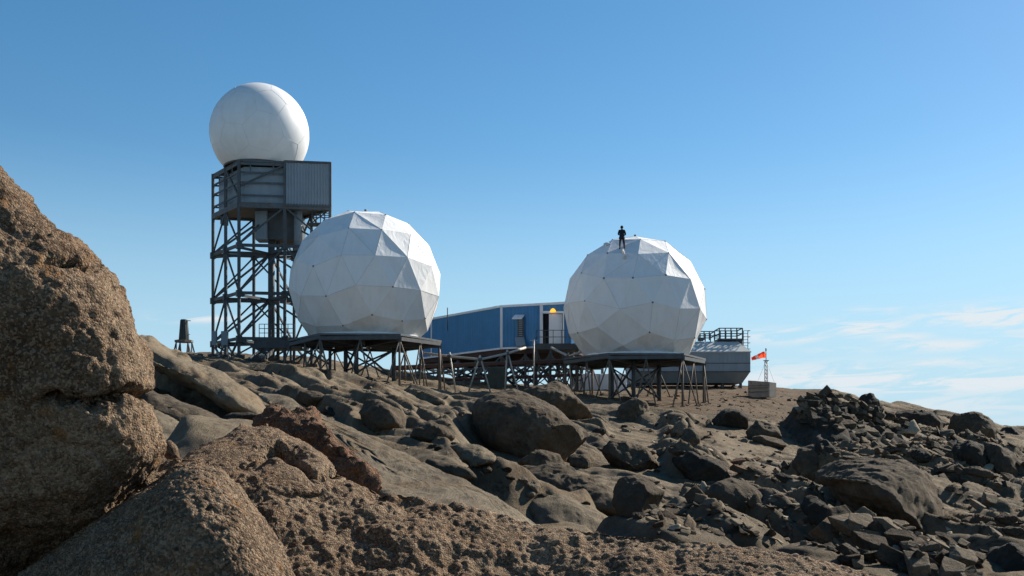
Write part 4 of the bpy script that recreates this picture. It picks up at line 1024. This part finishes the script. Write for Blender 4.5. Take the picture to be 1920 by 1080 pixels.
# ------------------------------------------------------------------ blue building
k6 = 96/90.0
b1, b2, b3, b4 = (-7.3*k6-1.6, 98.9*k6+2.2), (-.9*k6, 90*k6), (2.44*k6, 88.6*k6), (5.2, 93.35)
b5, b6 = (8.5, 104), (-1, 114)
zb0, zb1 = (HY-653)/F*96, (HY-575)/F*96
blue = thing('blue_building', 'blue clad station building with white trim raised on a dark steel frame', 'building', (0, 100, gz(0, 100)))
plan_b = [b1, b2, b3, b4, b5, b6]
cen_b = Vector((1.2, 102, 0))
m = MB().prism([tuple((Vector((x, y, 0))*.985+cen_b*.015).xy) for x, y in plan_b], zb0+.02, zb1-.02); m.build('core', M['black'], blue)
def wall(a, b, z0, z1, name, mat, parent, pitch=.3, depth=.035):
    a, b = Vector((*a, 0)), Vector((*b, 0)); d = (b-a).normalized(); out = Vector((d.y, -d.x, 0))
    return corrugate(a, b, z0, z1, out, pitch, depth).build(name, mat, parent)
wall(b1, b2, zb0, zb1, 'wall', M['blue'], blue); wall(b2, b3, zb0, zb1, 'wall', M['blue'], blue)
dx0, dx1 = P(1015, 0, 94.4), P(1058, 0, 93.6)
t_door = lambda px: Vector((*b3, 0))+(Vector((*b4, 0))-Vector((*b3, 0)))*max(0, min(1, ((px-960)/F*94-b3[0])/(b4[0]-b3[0])))
wall(b3, b4, zb1-.85, zb1, 'wall', M['blue'], blue)
pd1 = t_door(1056.5)
wall((pd1.x, pd1.y), b4, zb0, zb1-.85, 'wall', M['blue'], blue)
for a, b in ((b4, b5), (b5, b6), (b6, b1)): wall(a, b, zb0, zb1, 'wall', M['blue'], blue)
m = MB().prism(plan_b, zb1, zb1+.14); m.build('roof', M['roofgrey'], blue)
m = MB()
for a, b in zip(plan_b, plan_b[1:]+plan_b[:1]): m.bar((*a, zb1+.02), (*b, zb1+.02), .22, .2)
m.build('roof_trim', M['white'], blue)
m = MB()
for a, b in zip(plan_b, plan_b[1:]+plan_b[:1]): m.bar((*a, zb0-.02), (*b, zb0-.02), .2, .16)
m.build('base_trim', M['white'], blue)
for q in (b2, b3): MB().bar((q[0], q[1]-.06, zb0), (q[0], q[1]-.06, zb1), .22 if q is b2 else .28, .16).build('corner_trim', M['white'], blue)
q = Vector((*b1, 0)); q = q+(Vector((*b2, 0))-q)*.17
MB().bar((q.x-.03, q.y-.08, zb0), (q.x-.03, q.y-.08, zb1), .13).build('wall_batten', M['white'], blue)
MB().prism(plan_b, zb0-.55, zb0-.1).build('underside', M['under'], blue)
# doorway
def F3(px, py, off=0.0):
    p = t_door(px); d = (Vector((*b4, 0))-Vector((*b3, 0))).normalized(); o = Vector((d.y, -d.x, 0)); p = p+o*off; p.z = (HY-py)/F*p.y; return p
door = MB().bar(F3(1043, 589, .1), F3(1043, 645, .1), 1.22, .07, up=(0, 1, 0)).build('door', M['white'], blue)
MB().tube([F3(1033, 618, .16), F3(1033, 622, .16)], .03).build('handle', M['steel'], door)
m = MB(); m.bar(F3(1013, 585.5, .12), F3(1058, 585.5, .12), .12, .2); m.bar(F3(1057, 586, .12), F3(1057, 646, .12), .12); m.bar(F3(1017, 586, .12), F3(1017, 646, .12), .16); m.build('door_frame', M['white'], blue)
m = MB(); c0 = F3(1039, 582.5, .28)
m.tube([c0+Vector((0, 0, -.12)), c0, c0+Vector((0, 0, .14)), c0+Vector((0, 0, .2))], [.26, .24, .16, .05], 14); m.build('lamp', M['lamp'], blue)
# louvred vent with a hood and a chute
def F2(px, py, off=0.0):
    A, B = Vector((*b2, 0)), Vector((*b3, 0)); d = (B-A).normalized(); o = Vector((d.y, -d.x, 0)); t = ((px-960)/F*95.3-A.x)/(B.x-A.x); p = A+(B-A)*t+o*off; p.z = (HY-py)/F*p.y; return p
vent = MB().bar(F2(978, 594, .2), F2(978, 632, .2), .58, .38, up=(0, 1, 0)).build('vent', M['steel2'], blue)
m = MB(); a, b = F2(966, 590, .05), F2(984, 590, .05); o = F2(966, 596, .75)-F2(966, 596, .05)
m.add([a, b, b+o-Vector((0, 0, .32)), a+o-Vector((0, 0, .32)), a-Vector((0, 0, .06)), b-Vector((0, 0, .06)), b+o-Vector((0, 0, .4)), a+o-Vector((0, 0, .4))], [(0, 1, 2, 3), (7, 6, 5, 4), (0, 4, 5, 1), (1, 5, 6, 2), (2, 6, 7, 3), (3, 7, 4, 0)])
m.build('hood', M['white'], vent)
m = MB()
for k in range(9): m.bar(F2(973.5, 600+k*3.6, .42), F2(982.5, 600+k*3.6, .42), .05, .07)
m.build('louvre', M['cabin'], vent)
m = MB(); m.bar(F2(976, 632, .3), F2(986, 649, 1.1), .8, .12, up=(0, 1, 0)); m.build('chute', M['grey'], blue)
q = Vector((*b1, 0))+(Vector((*b2, 0))-Vector((*b1, 0)))*.37; q = Vector(((840-960)/F*100.6, 99.9, 0))
tag(MB().tube([Z(q, (HY-620)/F*100), Z(q, (HY-577)/F*100)], .055, 6).build('antenna', M['steel'], None, loc=Z(q, (HY-620)/F*100)), 'thin dark whip antenna fixed to the left wall of the blue building', 'antenna')
# frame under the building
posts = []
for t in np.linspace(0, 1, 5): posts.append(Vector((b1[0]+(b2[0]-b1[0])*t, b1[1]+(b2[1]-b1[1])*t+.4, 0)))
for t in (.35, .7, 1.0): posts.append(Vector((b2[0]+(b4[0]-b2[0])*t, b2[1]+(b4[1]-b2[1])*t+.4, 0)))
back = [p+Vector((3.2, 5.5, 0)) for p in posts]
for p in posts+back: MB().bar(Z(p, gz(p.x, p.y)-.3), Z(p, zb0-.5), .24).build('post', M['steel'], blue)
for row in (posts, back):
    for a, b in zip(row, row[1:]):
        m = MB(); m.bar(Z(a, zb0-.7), Z(b, gz(b.x, b.y)+.4), .13); m.bar(Z(b, zb0-.7), Z(a, gz(a.x, a.y)+.4), .13); m.bar(Z(a, zb0-1.6), Z(b, zb0-1.6), .12, .2); m.build('brace', M['steel'], blue)
for a, b in zip(posts, back): MB().bar(Z(a, zb0-.72), Z(b, gz(b.x, b.y)+.3), .13).bar(Z(a, gz(a.x, a.y)+.3), Z(b, zb0-.72), .13).build('brace', M['steel'], blue)

# entrance landing in front of the door
land = thing('entrance_landing', 'steel landing with handrails before the white door of the blue building', 'landing', (4.3, 90.6, gz(4.3, 90.6)))
zld = (HY-647)/F*91.5
lp = [((1004-960)/F*91, 90.0), ((1084-960)/F*91, 90.0), ((1084-960)/F*91, 93.0), ((1004-960)/F*91, 93.6)]
MB().prism(lp, zld-.5, zld).build('deck', M['steel'], land)
m = MB()
for px in np.linspace(1006, 1082, 6): x = (px-960)/F*91; m.bar((x, 90.05, zld), (x, 90.05, zld+1.15), .05)
for h in (.55, 1.12): m.bar((lp[0][0], 90.05, zld+h), (lp[1][0], 90.05, zld+h), .05)
for h in (.55, 1.12): m.bar((lp[0][0]+.05, 90.05, zld+h), (lp[0][0]+.05, 93.2, zld+h), .05)
m.build('handrail', M['steel2'], land)
for px in (1006, 1032, 1058, 1082):
    for Y in (90.2, 92.6): x = (px-960)/F*91; MB().bar((x, Y, gz(x, Y)-.2), (x, Y, zld-.45), .15).build('post', M['steel'], land)
m = MB()
for a, b in ((1006, 1032), (1032, 1058), (1058, 1082)):
    xa, xb = (a-960)/F*91, (b-960)/F*91
    m.bar((xa, 90.2, zld-.6), (xb, 90.2, gz(xb, 90.2)+.3), .1); m.bar((xb, 90.2, zld-.6), (xa, 90.2, gz(xa, 90.2)+.3), .1)
m.build('brace', M['steel'], land)

# lattice gangway running across behind the platforms
gw = thing('gangway', 'dark lattice gangway on trestles between the two radome platforms', 'gangway', P(900, 690, 88))
ga, gb = P(735, 690, 90), P(1090, 676, 88.5)
m = MB()
for dz in (0, -1.15):
    for dy in (0, 1.3): m.bar(ga+Vector((0, dy, dz)), gb+Vector((0, dy, dz)), .14, .26 if dz == 0 else .16)
m.build('girder', M['under'], gw)
m = MB(); n = 18
for k in range(n):
    a, b = lerp(ga, gb, k/n), lerp(ga, gb, (k+1)/n); lo_ = Vector((0, 0, -1.15))
    m.bar(a if k % 2 else a+lo_, b+lo_ if k % 2 else b, .07); m.bar(a, a+lo_, .07)
    m.bar((a if k % 2 else a+lo_)+Vector((0, 1.3, 0)), (b+lo_ if k % 2 else b)+Vector((0, 1.3, 0)), .07)
m.build('lattice', M['steel'], gw)
MB().bar(ga+Vector((0, .65, .16)), gb+Vector((0, .65, .16)), 1.35, .06).build('walkway', M['steel'], gw)
for k in range(9):
    a = lerp(ga, gb, (k+.5)/9)
    for dy in (0, 1.3):
        f = a+Vector((random.uniform(-.25, .25), dy, 0)); MB().bar(Z(f, gz(f.x, f.y)-.2), a+Vector((0, dy, -1.1)), .12).build('post', M['steel'], gw)
m = MB()
for k in range(8):
    a, b = lerp(ga, gb, (k+.5)/9), lerp(ga, gb, (k+1.5)/9)
    m.bar(a+Vector((0, 0, -1.1)), Z(b, gz(b.x, b.y)+.2), .08); m.bar(b+Vector((0, 0, -1.1)), Z(a, gz(a.x, a.y)+.2), .08)
m.build('brace', M['steel'], gw)
# dark service box under the middle of it
sb = P(932, 0, 87.6); tag(MB().box((sb.x, 87.6, (HY-712)/F*87.6), (1.5, 1.2, 2.0)).build('service_box', M['green'], None, loc=(sb.x, 87.6, gz(sb.x, 87.6)), bevel=.03), 'dark square service cabinet standing under the gangway', 'cabinet')

# pale pipe runs on posts
def pipe_run(pts, label, legs):
    root = thing('pipe', label, 'pipe', pts[0])
    m = MB(); m.tube(pts, .10, 10); m.build('run', M['lightsteel'], root)
    m = MB()
    for p in pts[1:-1]: m.tube([p-Vector((.16, 0, .02)), p+Vector((.16, 0, .02))], .15, 10)
    if len(pts) > 2: m.build('joint', M['steel2'], root)
    for p, dx in legs:
        f = Vector((p.x+dx, p.y-.3, gz(p.x+dx, p.y-.3)-.15)); MB().tube([p+Vector((0, 0, .3)), f], .06, 8).build('post', M['lightsteel'], root)
    return root
pp = [P(795, 662, 84), P(843, 668, 82), P(900, 674, 81), P(951, 663, 83), P(985, 652, 86)]
pipe_run(pp, 'pale jointed pipe dipping and rising from the left platform to the building vent', [(pp[2], -.9), (pp[2], .9), (pp[3], 1.0), (pp[3], -.2), (pp[1], .5)])
pp = [P(1034, 652, 88), P(1066, 668, 86), P(1090, 660, 85)]
pipe_run(pp, 'short pale pipe bending down from the landing toward the right platform', [(pp[1], .3)])
q = P(1001, 637, 87); tag(MB().tube([(q.x, 87, gz(q.x, 87)-.1), q], .055, 8).bar(q+Vector((-.3, 0, -.05)), q+Vector((.3, 0, -.05)), .05).build('post', M['lightsteel'], None, loc=(q.x, 87, gz(q.x, 87))), 'pale upright pole with a short crossbar standing before the landing', 'pole')

# white tank behind the right platform
tk = P(1122, 728, 97); gk = gz(tk.x, 97)
tank = thing('tank_container', 'pale grey tank container standing behind the right platform legs', 'container', (tk.x, 97, gk))
MB().box((tk.x, 97, tk.z-.1), (4.7, 2.4, 2.7), .1).build('body', M['tank'], tank, bevel=.06)
for dx in (-1.6, 0, 1.6): MB().bar((tk.x+dx, 95.72+dx*.1, tk.z-1.4), (tk.x+dx, 95.72+dx*.1, tk.z+1.2), .08).build('rib', M['cabin'], tank)

# ------------------------------------------------------------------ grey building on the right
GY = 104.0
def gx_(px): return (px-960)/F*GY
def gz_(py): return (HY-py)/F*GY
gb_ = thing('grey_building', 'grey clad building with a sloping pale roof and tapered underside on short legs', 'building', (gx_(1300), GY+3, gz(gx_(1300), GY+3)))
x0, x1 = gx_(1186), gx_(1407)
def hull(prof0, prof1): # two profiles [(y,z)] at x0/x1 -> closed loft
    n = len(prof0); vs = [(a, y, z) for (a, y, z) in prof0]+[(a, y, z) for (a, y, z) in prof1]
    return MB().add(vs, [tuple(range(n))[::-1], tuple(range(n, 2*n))]+[(i, (i+1) % n, n+(i+1) % n, n+i) for i in range(n)])
zE, zW, zBm, zR_ = gz_(658), gz_(697), gz_(717), gz_(637)
prof = [(0, zE-.01), (0, zW), (1.1, zBm), (5.2, zBm), (6.3, zW), (6.3, zE-.01)]
dxr = {0: 0, 1.1: -.45}
hull([(x0, GY+y, z) for y, z in prof], [(x1-(.55 if y in (1.1, 5.2) else 0), GY+y, z) for y, z in prof]).build('wall', M['grey'], gb_)
rprof = [(-.1, zE-.05), (1.9, zR_), (4.4, zR_), (6.4, zE-.05), (6.4, zE-.14), (-.1, zE-.14)]
hull([(x0, GY+y, z) for y, z in rprof], [(x1+.06-(.85 if 1 < y < 5 else 0), GY+y, z) for y, z in rprof]).build('roof', M['roofgrey'], gb_)
m = MB(); m.bar((x0, GY-.03, zW+.02), (x1, GY-.03, zW+.02), .08, .1); m.bar((x0, GY-.03, gz_(681)), (x1, GY-.03, gz_(681)), .04, .07); m.build('seam_strip', M['steel'], gb_)
m = MB()
for px in np.arange(1196, 1406, 7.3): m.bar((gx_(px), GY-.012, zW+.06), (gx_(px), GY-.012, zE-.15), .035, .03)
tag(m.build('panel_joint', M['grey'], gb_), kind='stuff')
for px in (1210, 1290, 1365, 1399):
    for Y in (GY+1.6, GY+4.8): m = MB(); m.bar((gx_(px)-.2, Y, gz(gx_(px), Y)-.3), (gx_(px)-.2, Y, zBm+.05), .24); m.bar((gx_(px)-.5, Y, gz(gx_(px), Y)), (gx_(px)-.2, Y, zBm), .08); m.build('leg', M['steel'], gb_)
# railings and ladder on its roof
rp = thing('roof_railing', 'blue-grey railed platforms and caged ladder on the grey building roof', 'railing', (gx_(1360), GY+2.4, zR_))
def railbox(pxa, pxb, pyt, pyb, Y0, Y1, name, nx):
    m = MB(); xa, xb = gx_(pxa), gx_(pxb); zt_, zb_ = gz_(pyt), gz_(pyb)
    for Y in (Y0, Y1):
        for x in np.linspace(xa, xb, nx): m.bar((x, Y, zb_), (x, Y, zt_), .10)
        for z in (zt_, (zt_+zb_)/2): m.bar((xa, Y, z), (xb, Y, z), .09)
    for x in (xa, xb):
        for z in (zt_, (zt_+zb_)/2): m.bar((x, Y0, z), (x, Y1, z), .09)
    m.build(name, M['steel'], rp)
railbox(1317, 1347, 617.5, 634, GY+2.0, GY+4.2, 'low_rail', 4)
railbox(1356, 1400, 611.5, 632, GY+1.9, GY+4.4, 'high_rail', 5)
MB().box((gx_(1378), GY+3.1, gz_(633)), (gx_(1402)-gx_(1354), 2.6, .18)).build('platform', M['steel'], rp)
MB().box((gx_(1395), GY+3.1, gz_(641)), (gx_(1401)-gx_(1389), 2.2, gz_(633)-gz_(651))).build('plant_box', M['steel'], rp)
MB().box((gx_(1321), GY+2.2, gz_(633)), (.5, .5, .25)).build('vent', M['steel'], rp)
MB().bar((gx_(1347), GY+2.5, gz_(623)), (gx_(1357), GY+2.5, gz_(623)), .08).bar((gx_(1347), GY+2.5, gz_(629)), (gx_(1357), GY+2.5, gz_(629)), .08).build('link_rail', M['steel'], rp)
m = MB(); xl = gx_(1406); Yl = GY+2.2
for dx in (-.22, .22): m.bar((xl+dx, Yl-.3, gz_(692)), (xl+dx, Yl-.3, gz_(616)), .06)
for z in np.arange(gz_(691), gz_(617), .3): m.bar((xl-.22, Yl-.3, z), (xl+.22, Yl-.3, z), .04)
for z in np.linspace(gz_(675), gz_(617), 6): m.bar((xl+.25, Yl-.3, z), (xl+.35, Yl-.8, z), .04); m.bar((xl-.25, Yl-.3, z), (xl-.2, Yl-.8, z), .04); m.bar((xl+.35, Yl-.8, z), (xl-.2, Yl-.8, z), .04)
m.build('ladder', M['steel'], rp)

# ------------------------------------------------------------------ windsock, timber vat, small tank
WY = 112.0; q = P(1436.5, 714, WY); gq = gz(q.x, WY)
wsk = thing('windsock_mast', 'slender white lattice mast carrying a red and white windsock', 'windsock', (q.x, WY, gq-.2))
m = MB(); z1 = (HY-676)/F*WY; z0 = gq-.3; tri = [Vector((math.cos(a), math.sin(a), 0))*.20 for a in (.3, 2.4, 4.5)]
for t in tri: m.tube([Vector((q.x, WY, z0))+t, Vector((q.x, WY, z1))+t*.8], .032, 6)
n = 8
for k in range(n):
    za, zc_ = z0+(z1-z0)*k/n, z0+(z1-z0)*(k+1)/n
    for i in range(3): m.bar(Vector((q.x, WY, za))+tri[i], Vector((q.x, WY, zc_))+tri[(i+1) % 3]*.9, .03)
m.build('lattice', M['lightsteel'], wsk)
MB().tube([(q.x, WY, z1-.3), (q.x-.02, WY, (HY-656)/F*WY)], .04, 8).tube([(q.x-.02, WY, (HY-658)/F*WY), (q.x-.02, WY, (HY-653)/F*WY)], .07, 8).build('pole', M['steel2'], wsk)
MB().box((q.x, WY, z1), (.5, .5, .06)).build('collar', M['lightsteel'], wsk)
m = MB()
for dx in (1.2, -1.0): m.tube([(q.x, WY, z1), (q.x+dx, WY+.5, gz(q.x+dx, WY+.5))], .012, 5)
m.build('guy_wire', M['lightsteel'], wsk)
sa, sb_ = P(1434, 664.5, WY), P(1409.5, 672, WY)
def sock(t0, t1, mt, name):
    pts = []; rs = []
    for t in np.linspace(t0, t1, 5): p = lerp(sa, sb_, t); p.z -= .10*math.sin(3.14*t)*0+.06*t*t; pts.append(p); rs.append(.34-.17*t+.015*math.sin(t*19))
    MB().tube(pts, rs, 14, False).build(name, M[mt], wsk)
sock(0, .5, 'orange', 'sock_band'); sock(.5, .74, 'whitecloth', 'sock_band'); sock(.74, 1.0, 'orange', 'sock_band')
VY = 92.0
va, vb, vc_ = P(1402.5, 0, VY+2.0), P(1441.5, 0, VY), P(1455.5, 0, VY+.9)
vat = thing('timber_vat', 'weathered pale open crate-like box with a shaded left side standing on the dirt bank', 'box', (vb.x, VY+1, gz(vb.x, VY+1)))
vd = va+(vc_-vb); zt1, zb2 = (HY-716)/F*VY, (HY-744)/F*VY
def quadwall(a, b, zt_a, zt_b, name):
    d = (Vector(b)-Vector(a)).normalized(); n_ = Vector((-d.y, d.x, 0))*.10
    m = MB(); m.prism([(a.x, a.y), (b.x, b.y), ((b+n_).x, (b+n_).y), ((a+n_).x, (a+n_).y)], zb2, [zt_a, zt_b, zt_b, zt_a]); m.build(name, M['concrete'], vat)
quadwall(va, vb, (HY-713.5)/F*(VY+2), zt1, 'side'); quadwall(vb, vc_, zt1, (HY-718)/F*(VY+.9), 'side'); quadwall(vc_, vd, (HY-718)/F*(VY+.9), (HY-714)/F*(VY+2.8), 'side'); quadwall(vd, va, (HY-714)/F*(VY+2.8), (HY-713.5)/F*(VY+2), 'side')
m = MB()
for h in (.45, .8, 1.0): m.bar(Z(va, zb2+h+.05)+Vector((-.02, -.03, 0)), Z(vb, zb2+h)+Vector((-.02, -.03, 0)), .03, .05)
m.build('batten', M['steel2'], vat)
TY = 108.0; tq = P(345, 668, TY); tg = gz(tq.x, TY)
sm = thing('tank_stand', 'small dark tapered tank on an octagonal stand left of the tower', 'tank', (tq.x, TY, tg))
zk = (HY-638)/F*TY; zt_ = (HY-599)/F*TY
dk = Vector((tq.x, TY, 0))
MB().tube([Z(dk, zk), Z(dk, zk+.02), Z(dk, zt_-.05), Z(dk, zt_)], [.50, .50, .34, .30], 20).build('drum', M['green'], sm)
m = MB()
for k in range(14): a = k*6.2832/14; m.bar(Z(dk+Vector((math.cos(a), math.sin(a), 0))*.51, zk), Z(dk+Vector((math.cos(a), math.sin(a), 0))*.35, zt_-.06), .03)
m.build('stave', M['steel'], sm)
MB().prism([(dk.x+.92*math.cos(k*.7854+.4), dk.y+.92*math.sin(k*.7854+.4)) for k in range(8)], zk-.22, zk).build('deck', M['rusty'], sm)
MB().bar(Z(dk+Vector((.2, 0, 0)), zt_-.1), Z(dk+Vector((.68, 0, 0)), zt_-.14), .07).build('spout', M['steel'], sm)
MB().bar(Z(dk+Vector((.4, 0, 0)), zk+.6), Z(dk+Vector((.62, 0, 0)), zk+.6), .05).build('bracket', M['steel'], sm)
for k in range(6):
    a = k*1.0472+.3; p = dk+Vector((math.cos(a), math.sin(a), 0))*.75; o2 = Vector((math.cos(a), math.sin(a), 0))*.32; sd = Vector((-math.sin(a), math.cos(a), 0))*.22
    m = MB()
    for s in (0, 1): f = p+o2*s+sd*(s*2-1)*.6; m.bar(Z(p, zk-.2), Z(f, gz(f.x, f.y)-.15), .10)
    m.build('leg', M['steel'], sm)
# white stakes and a fallen pole on the far right slope
m = MB(); a, b = P(1748, 803, 70), P(1850, 818, 70); a.z = gz(a.x, 70)+.35; b.z = gz(b.x, 70)+.25
tag(MB().tube([a, lerp(a, b, .5), b], .05, 6).bar(lerp(a, b, .42), lerp(a, b, .42)+Vector((.05, 0, .55)), .12).build('pole', M['lightsteel'], None, loc=a), 'pale pole lying across the far right slope', 'pole')

# ------------------------------------------------------------------ the person on the right radome
dirv = P(1166, 467.5, 100).normalized(); orig = -Vector((R_c.x, R_c.y, zR))
hit = bvhR.ray_cast(orig, dirv)[0]
foot = hit+Vector((R_c.x, R_c.y, zR))
def person(base):
    s = 1.0
    J = {  # x right, y away from the camera, z up
     'pel': (0, 0, .95, .150), 'waist': (0, .01, 1.12, .18), 'chest': (0, 0, 1.34, .19), 'neck0': (0, .01, 1.50, .085), 'neck': (0, .02, 1.55, .062), 'head0': (0, .03, 1.62, .088), 'head': (0, .03, 1.71, .102), 'crown': (0, .03, 1.80, .060),
     'nose': (0, .135, 1.665, .022), 'chin': (0, .10, 1.60, .05),
     'hipL': (-.11, 0, .88, .105), 'kneeL': (-.145, .03, .50, .088), 'ankL': (-.155, 0, .10, .050), 'toeL': (-.165, .16, .045, .045), 'heelL': (-.155, -.05, .05, .042),
     'hipR': (.11, 0, .88, .105), 'kneeR': (.17, .04, .52, .088), 'ankR': (.20, .02, .12, .050), 'toeR': (.22, .18, .06, .045), 'heelR': (.20, -.03, .06, .042),
     'shL': (-.20, .0, 1.42, .10), 'elL': (-.275, .0, 1.15, .075), 'wrL': (-.13, .22, 1.13, .038), 'palL': (-.07, .26, 1.14, .036),
     'shR': (.20, .0, 1.42, .10), 'elR': (.285, .0, 1.14, .075), 'wrR': (.13, .22, 1.10, .038), 'palR': (.07, .26, 1.11, .036)}
    E = ['pel waist', 'waist chest', 'chest neck0', 'neck0 neck', 'neck head0', 'head0 head', 'head crown', 'head0 chin', 'head nose', 'pel hipL', 'hipL kneeL', 'kneeL ankL', 'ankL toeL', 'ankL heelL', 'pel hipR', 'hipR kneeR', 'kneeR ankR', 'ankR toeR', 'ankR heelR',
         'chest shL', 'shL elL', 'elL wrL', 'wrL palL', 'chest shR', 'shR elR', 'elR wrR', 'wrR palR']
    for sd, sg in (('L', 1), ('R', -1)):
        px_, py_, pz_, _ = J['pal'+sd]
        for k in range(4):
            ln = (.065, .075, .072, .055)[k]; zz = pz_+.030-.020*k
            J[f'f{sd}{k}'] = (px_+sg*.045, py_+.02, zz, .0095); J[f'g{sd}{k}'] = (px_+sg*(.045+ln*.5), py_-.012, zz, .0085)
            E += [f'pal{sd} f{sd}{k}', f'f{sd}{k} g{sd}{k}']
        J['t'+sd] = (px_+sg*.02, py_-.03, pz_+.055, .011); E.append(f'pal{sd} t{sd}')
    names = list(J); me = bpy.data.meshes.new('person')
    me.from_pydata([J[n][:3] for n in names], [tuple(names.index(q) for q in e.split()) for e in E], [])
    o = bpy.data.objects.new('person', me); col.objects.link(o)
    o.modifiers.new('skin', 'SKIN'); sub = o.modifiers.new('sub', 'SUBSURF'); sub.levels = sub.render_levels = 2
    sv = me.skin_vertices[0].data
    for i, n in enumerate(names): sv[i].radius = (J[n][3], J[n][3]); sv[i].use_root = (n == 'pel')
    dg = bpy.context.evaluated_depsgraph_get(); dg.update()
    res = bpy.data.meshes.new_from_object(o.evaluated_get(dg)); res.name = 'person'
    bpy.data.objects.remove(o)
    pm = {k: paint('person_'+k, c, .85, 0, .2, 8) for k, c in (('skin', (.42, .25, .18)), ('jacket', (.012, .016, .028)), ('trousers', (.045, .032, .026)), ('boots', (.02, .017, .015)), ('hair', (.015, .012, .01)))}
    for k in ('skin', 'jacket', 'trousers', 'boots'): res.materials.append(pm[k])
    for pgn in res.polygons:
        c = pgn.center; pgn.use_smooth = True
        hand = c.y > .235 and c.z < 1.3 and abs(c.x) < .12
        pgn.material_index = 0 if (c.z > 1.545 or hand) else 1 if c.z > .84 else 2 if c.z > .13 else 3
    root = tag(obj('person', res, loc=base), 'person in dark jacket and brown trousers standing atop the right radome, back turned', 'person')
    # hood / dark hair
    D, T = ico(4); V = D*np.array([.118, .125, .135])+np.array([0, .02, 1.705]); keep = (V[:, 1] < .075) | (V[:, 2] > 1.76)
    T2 = T[keep[T].all(1)]; obj('hair', np_mesh('hair', V, T2), pm['hair'], root)
    # jacket hem
    m = MB(); b_ = Vector(base); m.tube([b_+Vector((0, 0, z)) for z in (.80, .9, 1.02)], [.235, .23, .20], 18, False); m.build('jacket_hem', pm['jacket'], root)
    # eyes and mouth on the far side of the head
    m = MB()
    for sx in (-.035, .035): m.tube([b_+Vector((sx, .118, 1.70)), b_+Vector((sx, .130, 1.70))], .012, 8)
    m.build('eye', pm['boots'], root)
person(foot)
# rigging: a rope bag and a folded white sheet at the person's feet
hb = bvhR.ray_cast(orig, P(1139, 460, 100).normalized())[0]
if hb is not None:
    p0 = hb+Vector((R_c.x, R_c.y, zR)); D, T = ico(4); V = D*np.array([.32, .22, .14]); x, y, z = (V*7).T; V = V+D*(.05*fbm(x, y, z, 3, 3))[:, None]+np.array([0, 0, .08])
    tag(obj('cloth_bundle', np_mesh('cloth_bundle', V, T), M['tank'], loc=p0), 'small bundle of pale cloth lying left of the person on the radome', 'cloth')
h1 = bvhR.ray_cast(orig, P(1168, 469, 100).normalized())[0]; h2 = bvhR.ray_cast(orig, P(1171, 487, 100).normalized())[0]
if h1 is not None and h2 is not None:
    o = Vector((R_c.x, R_c.y, zR)); m = MB(); nn = Vector((0, -.6, .8)); a, b = h1+o+nn*.06, h2+o+nn*.12
    m.tube([a, lerp(a, b, .5)+nn*.03, b], [.05, .10, .12], 10)
    tag(m.build('cloth_flap', M['whitecloth'], None, loc=a), 'loose white flap of fabric hanging below the feet of the person', 'cloth')
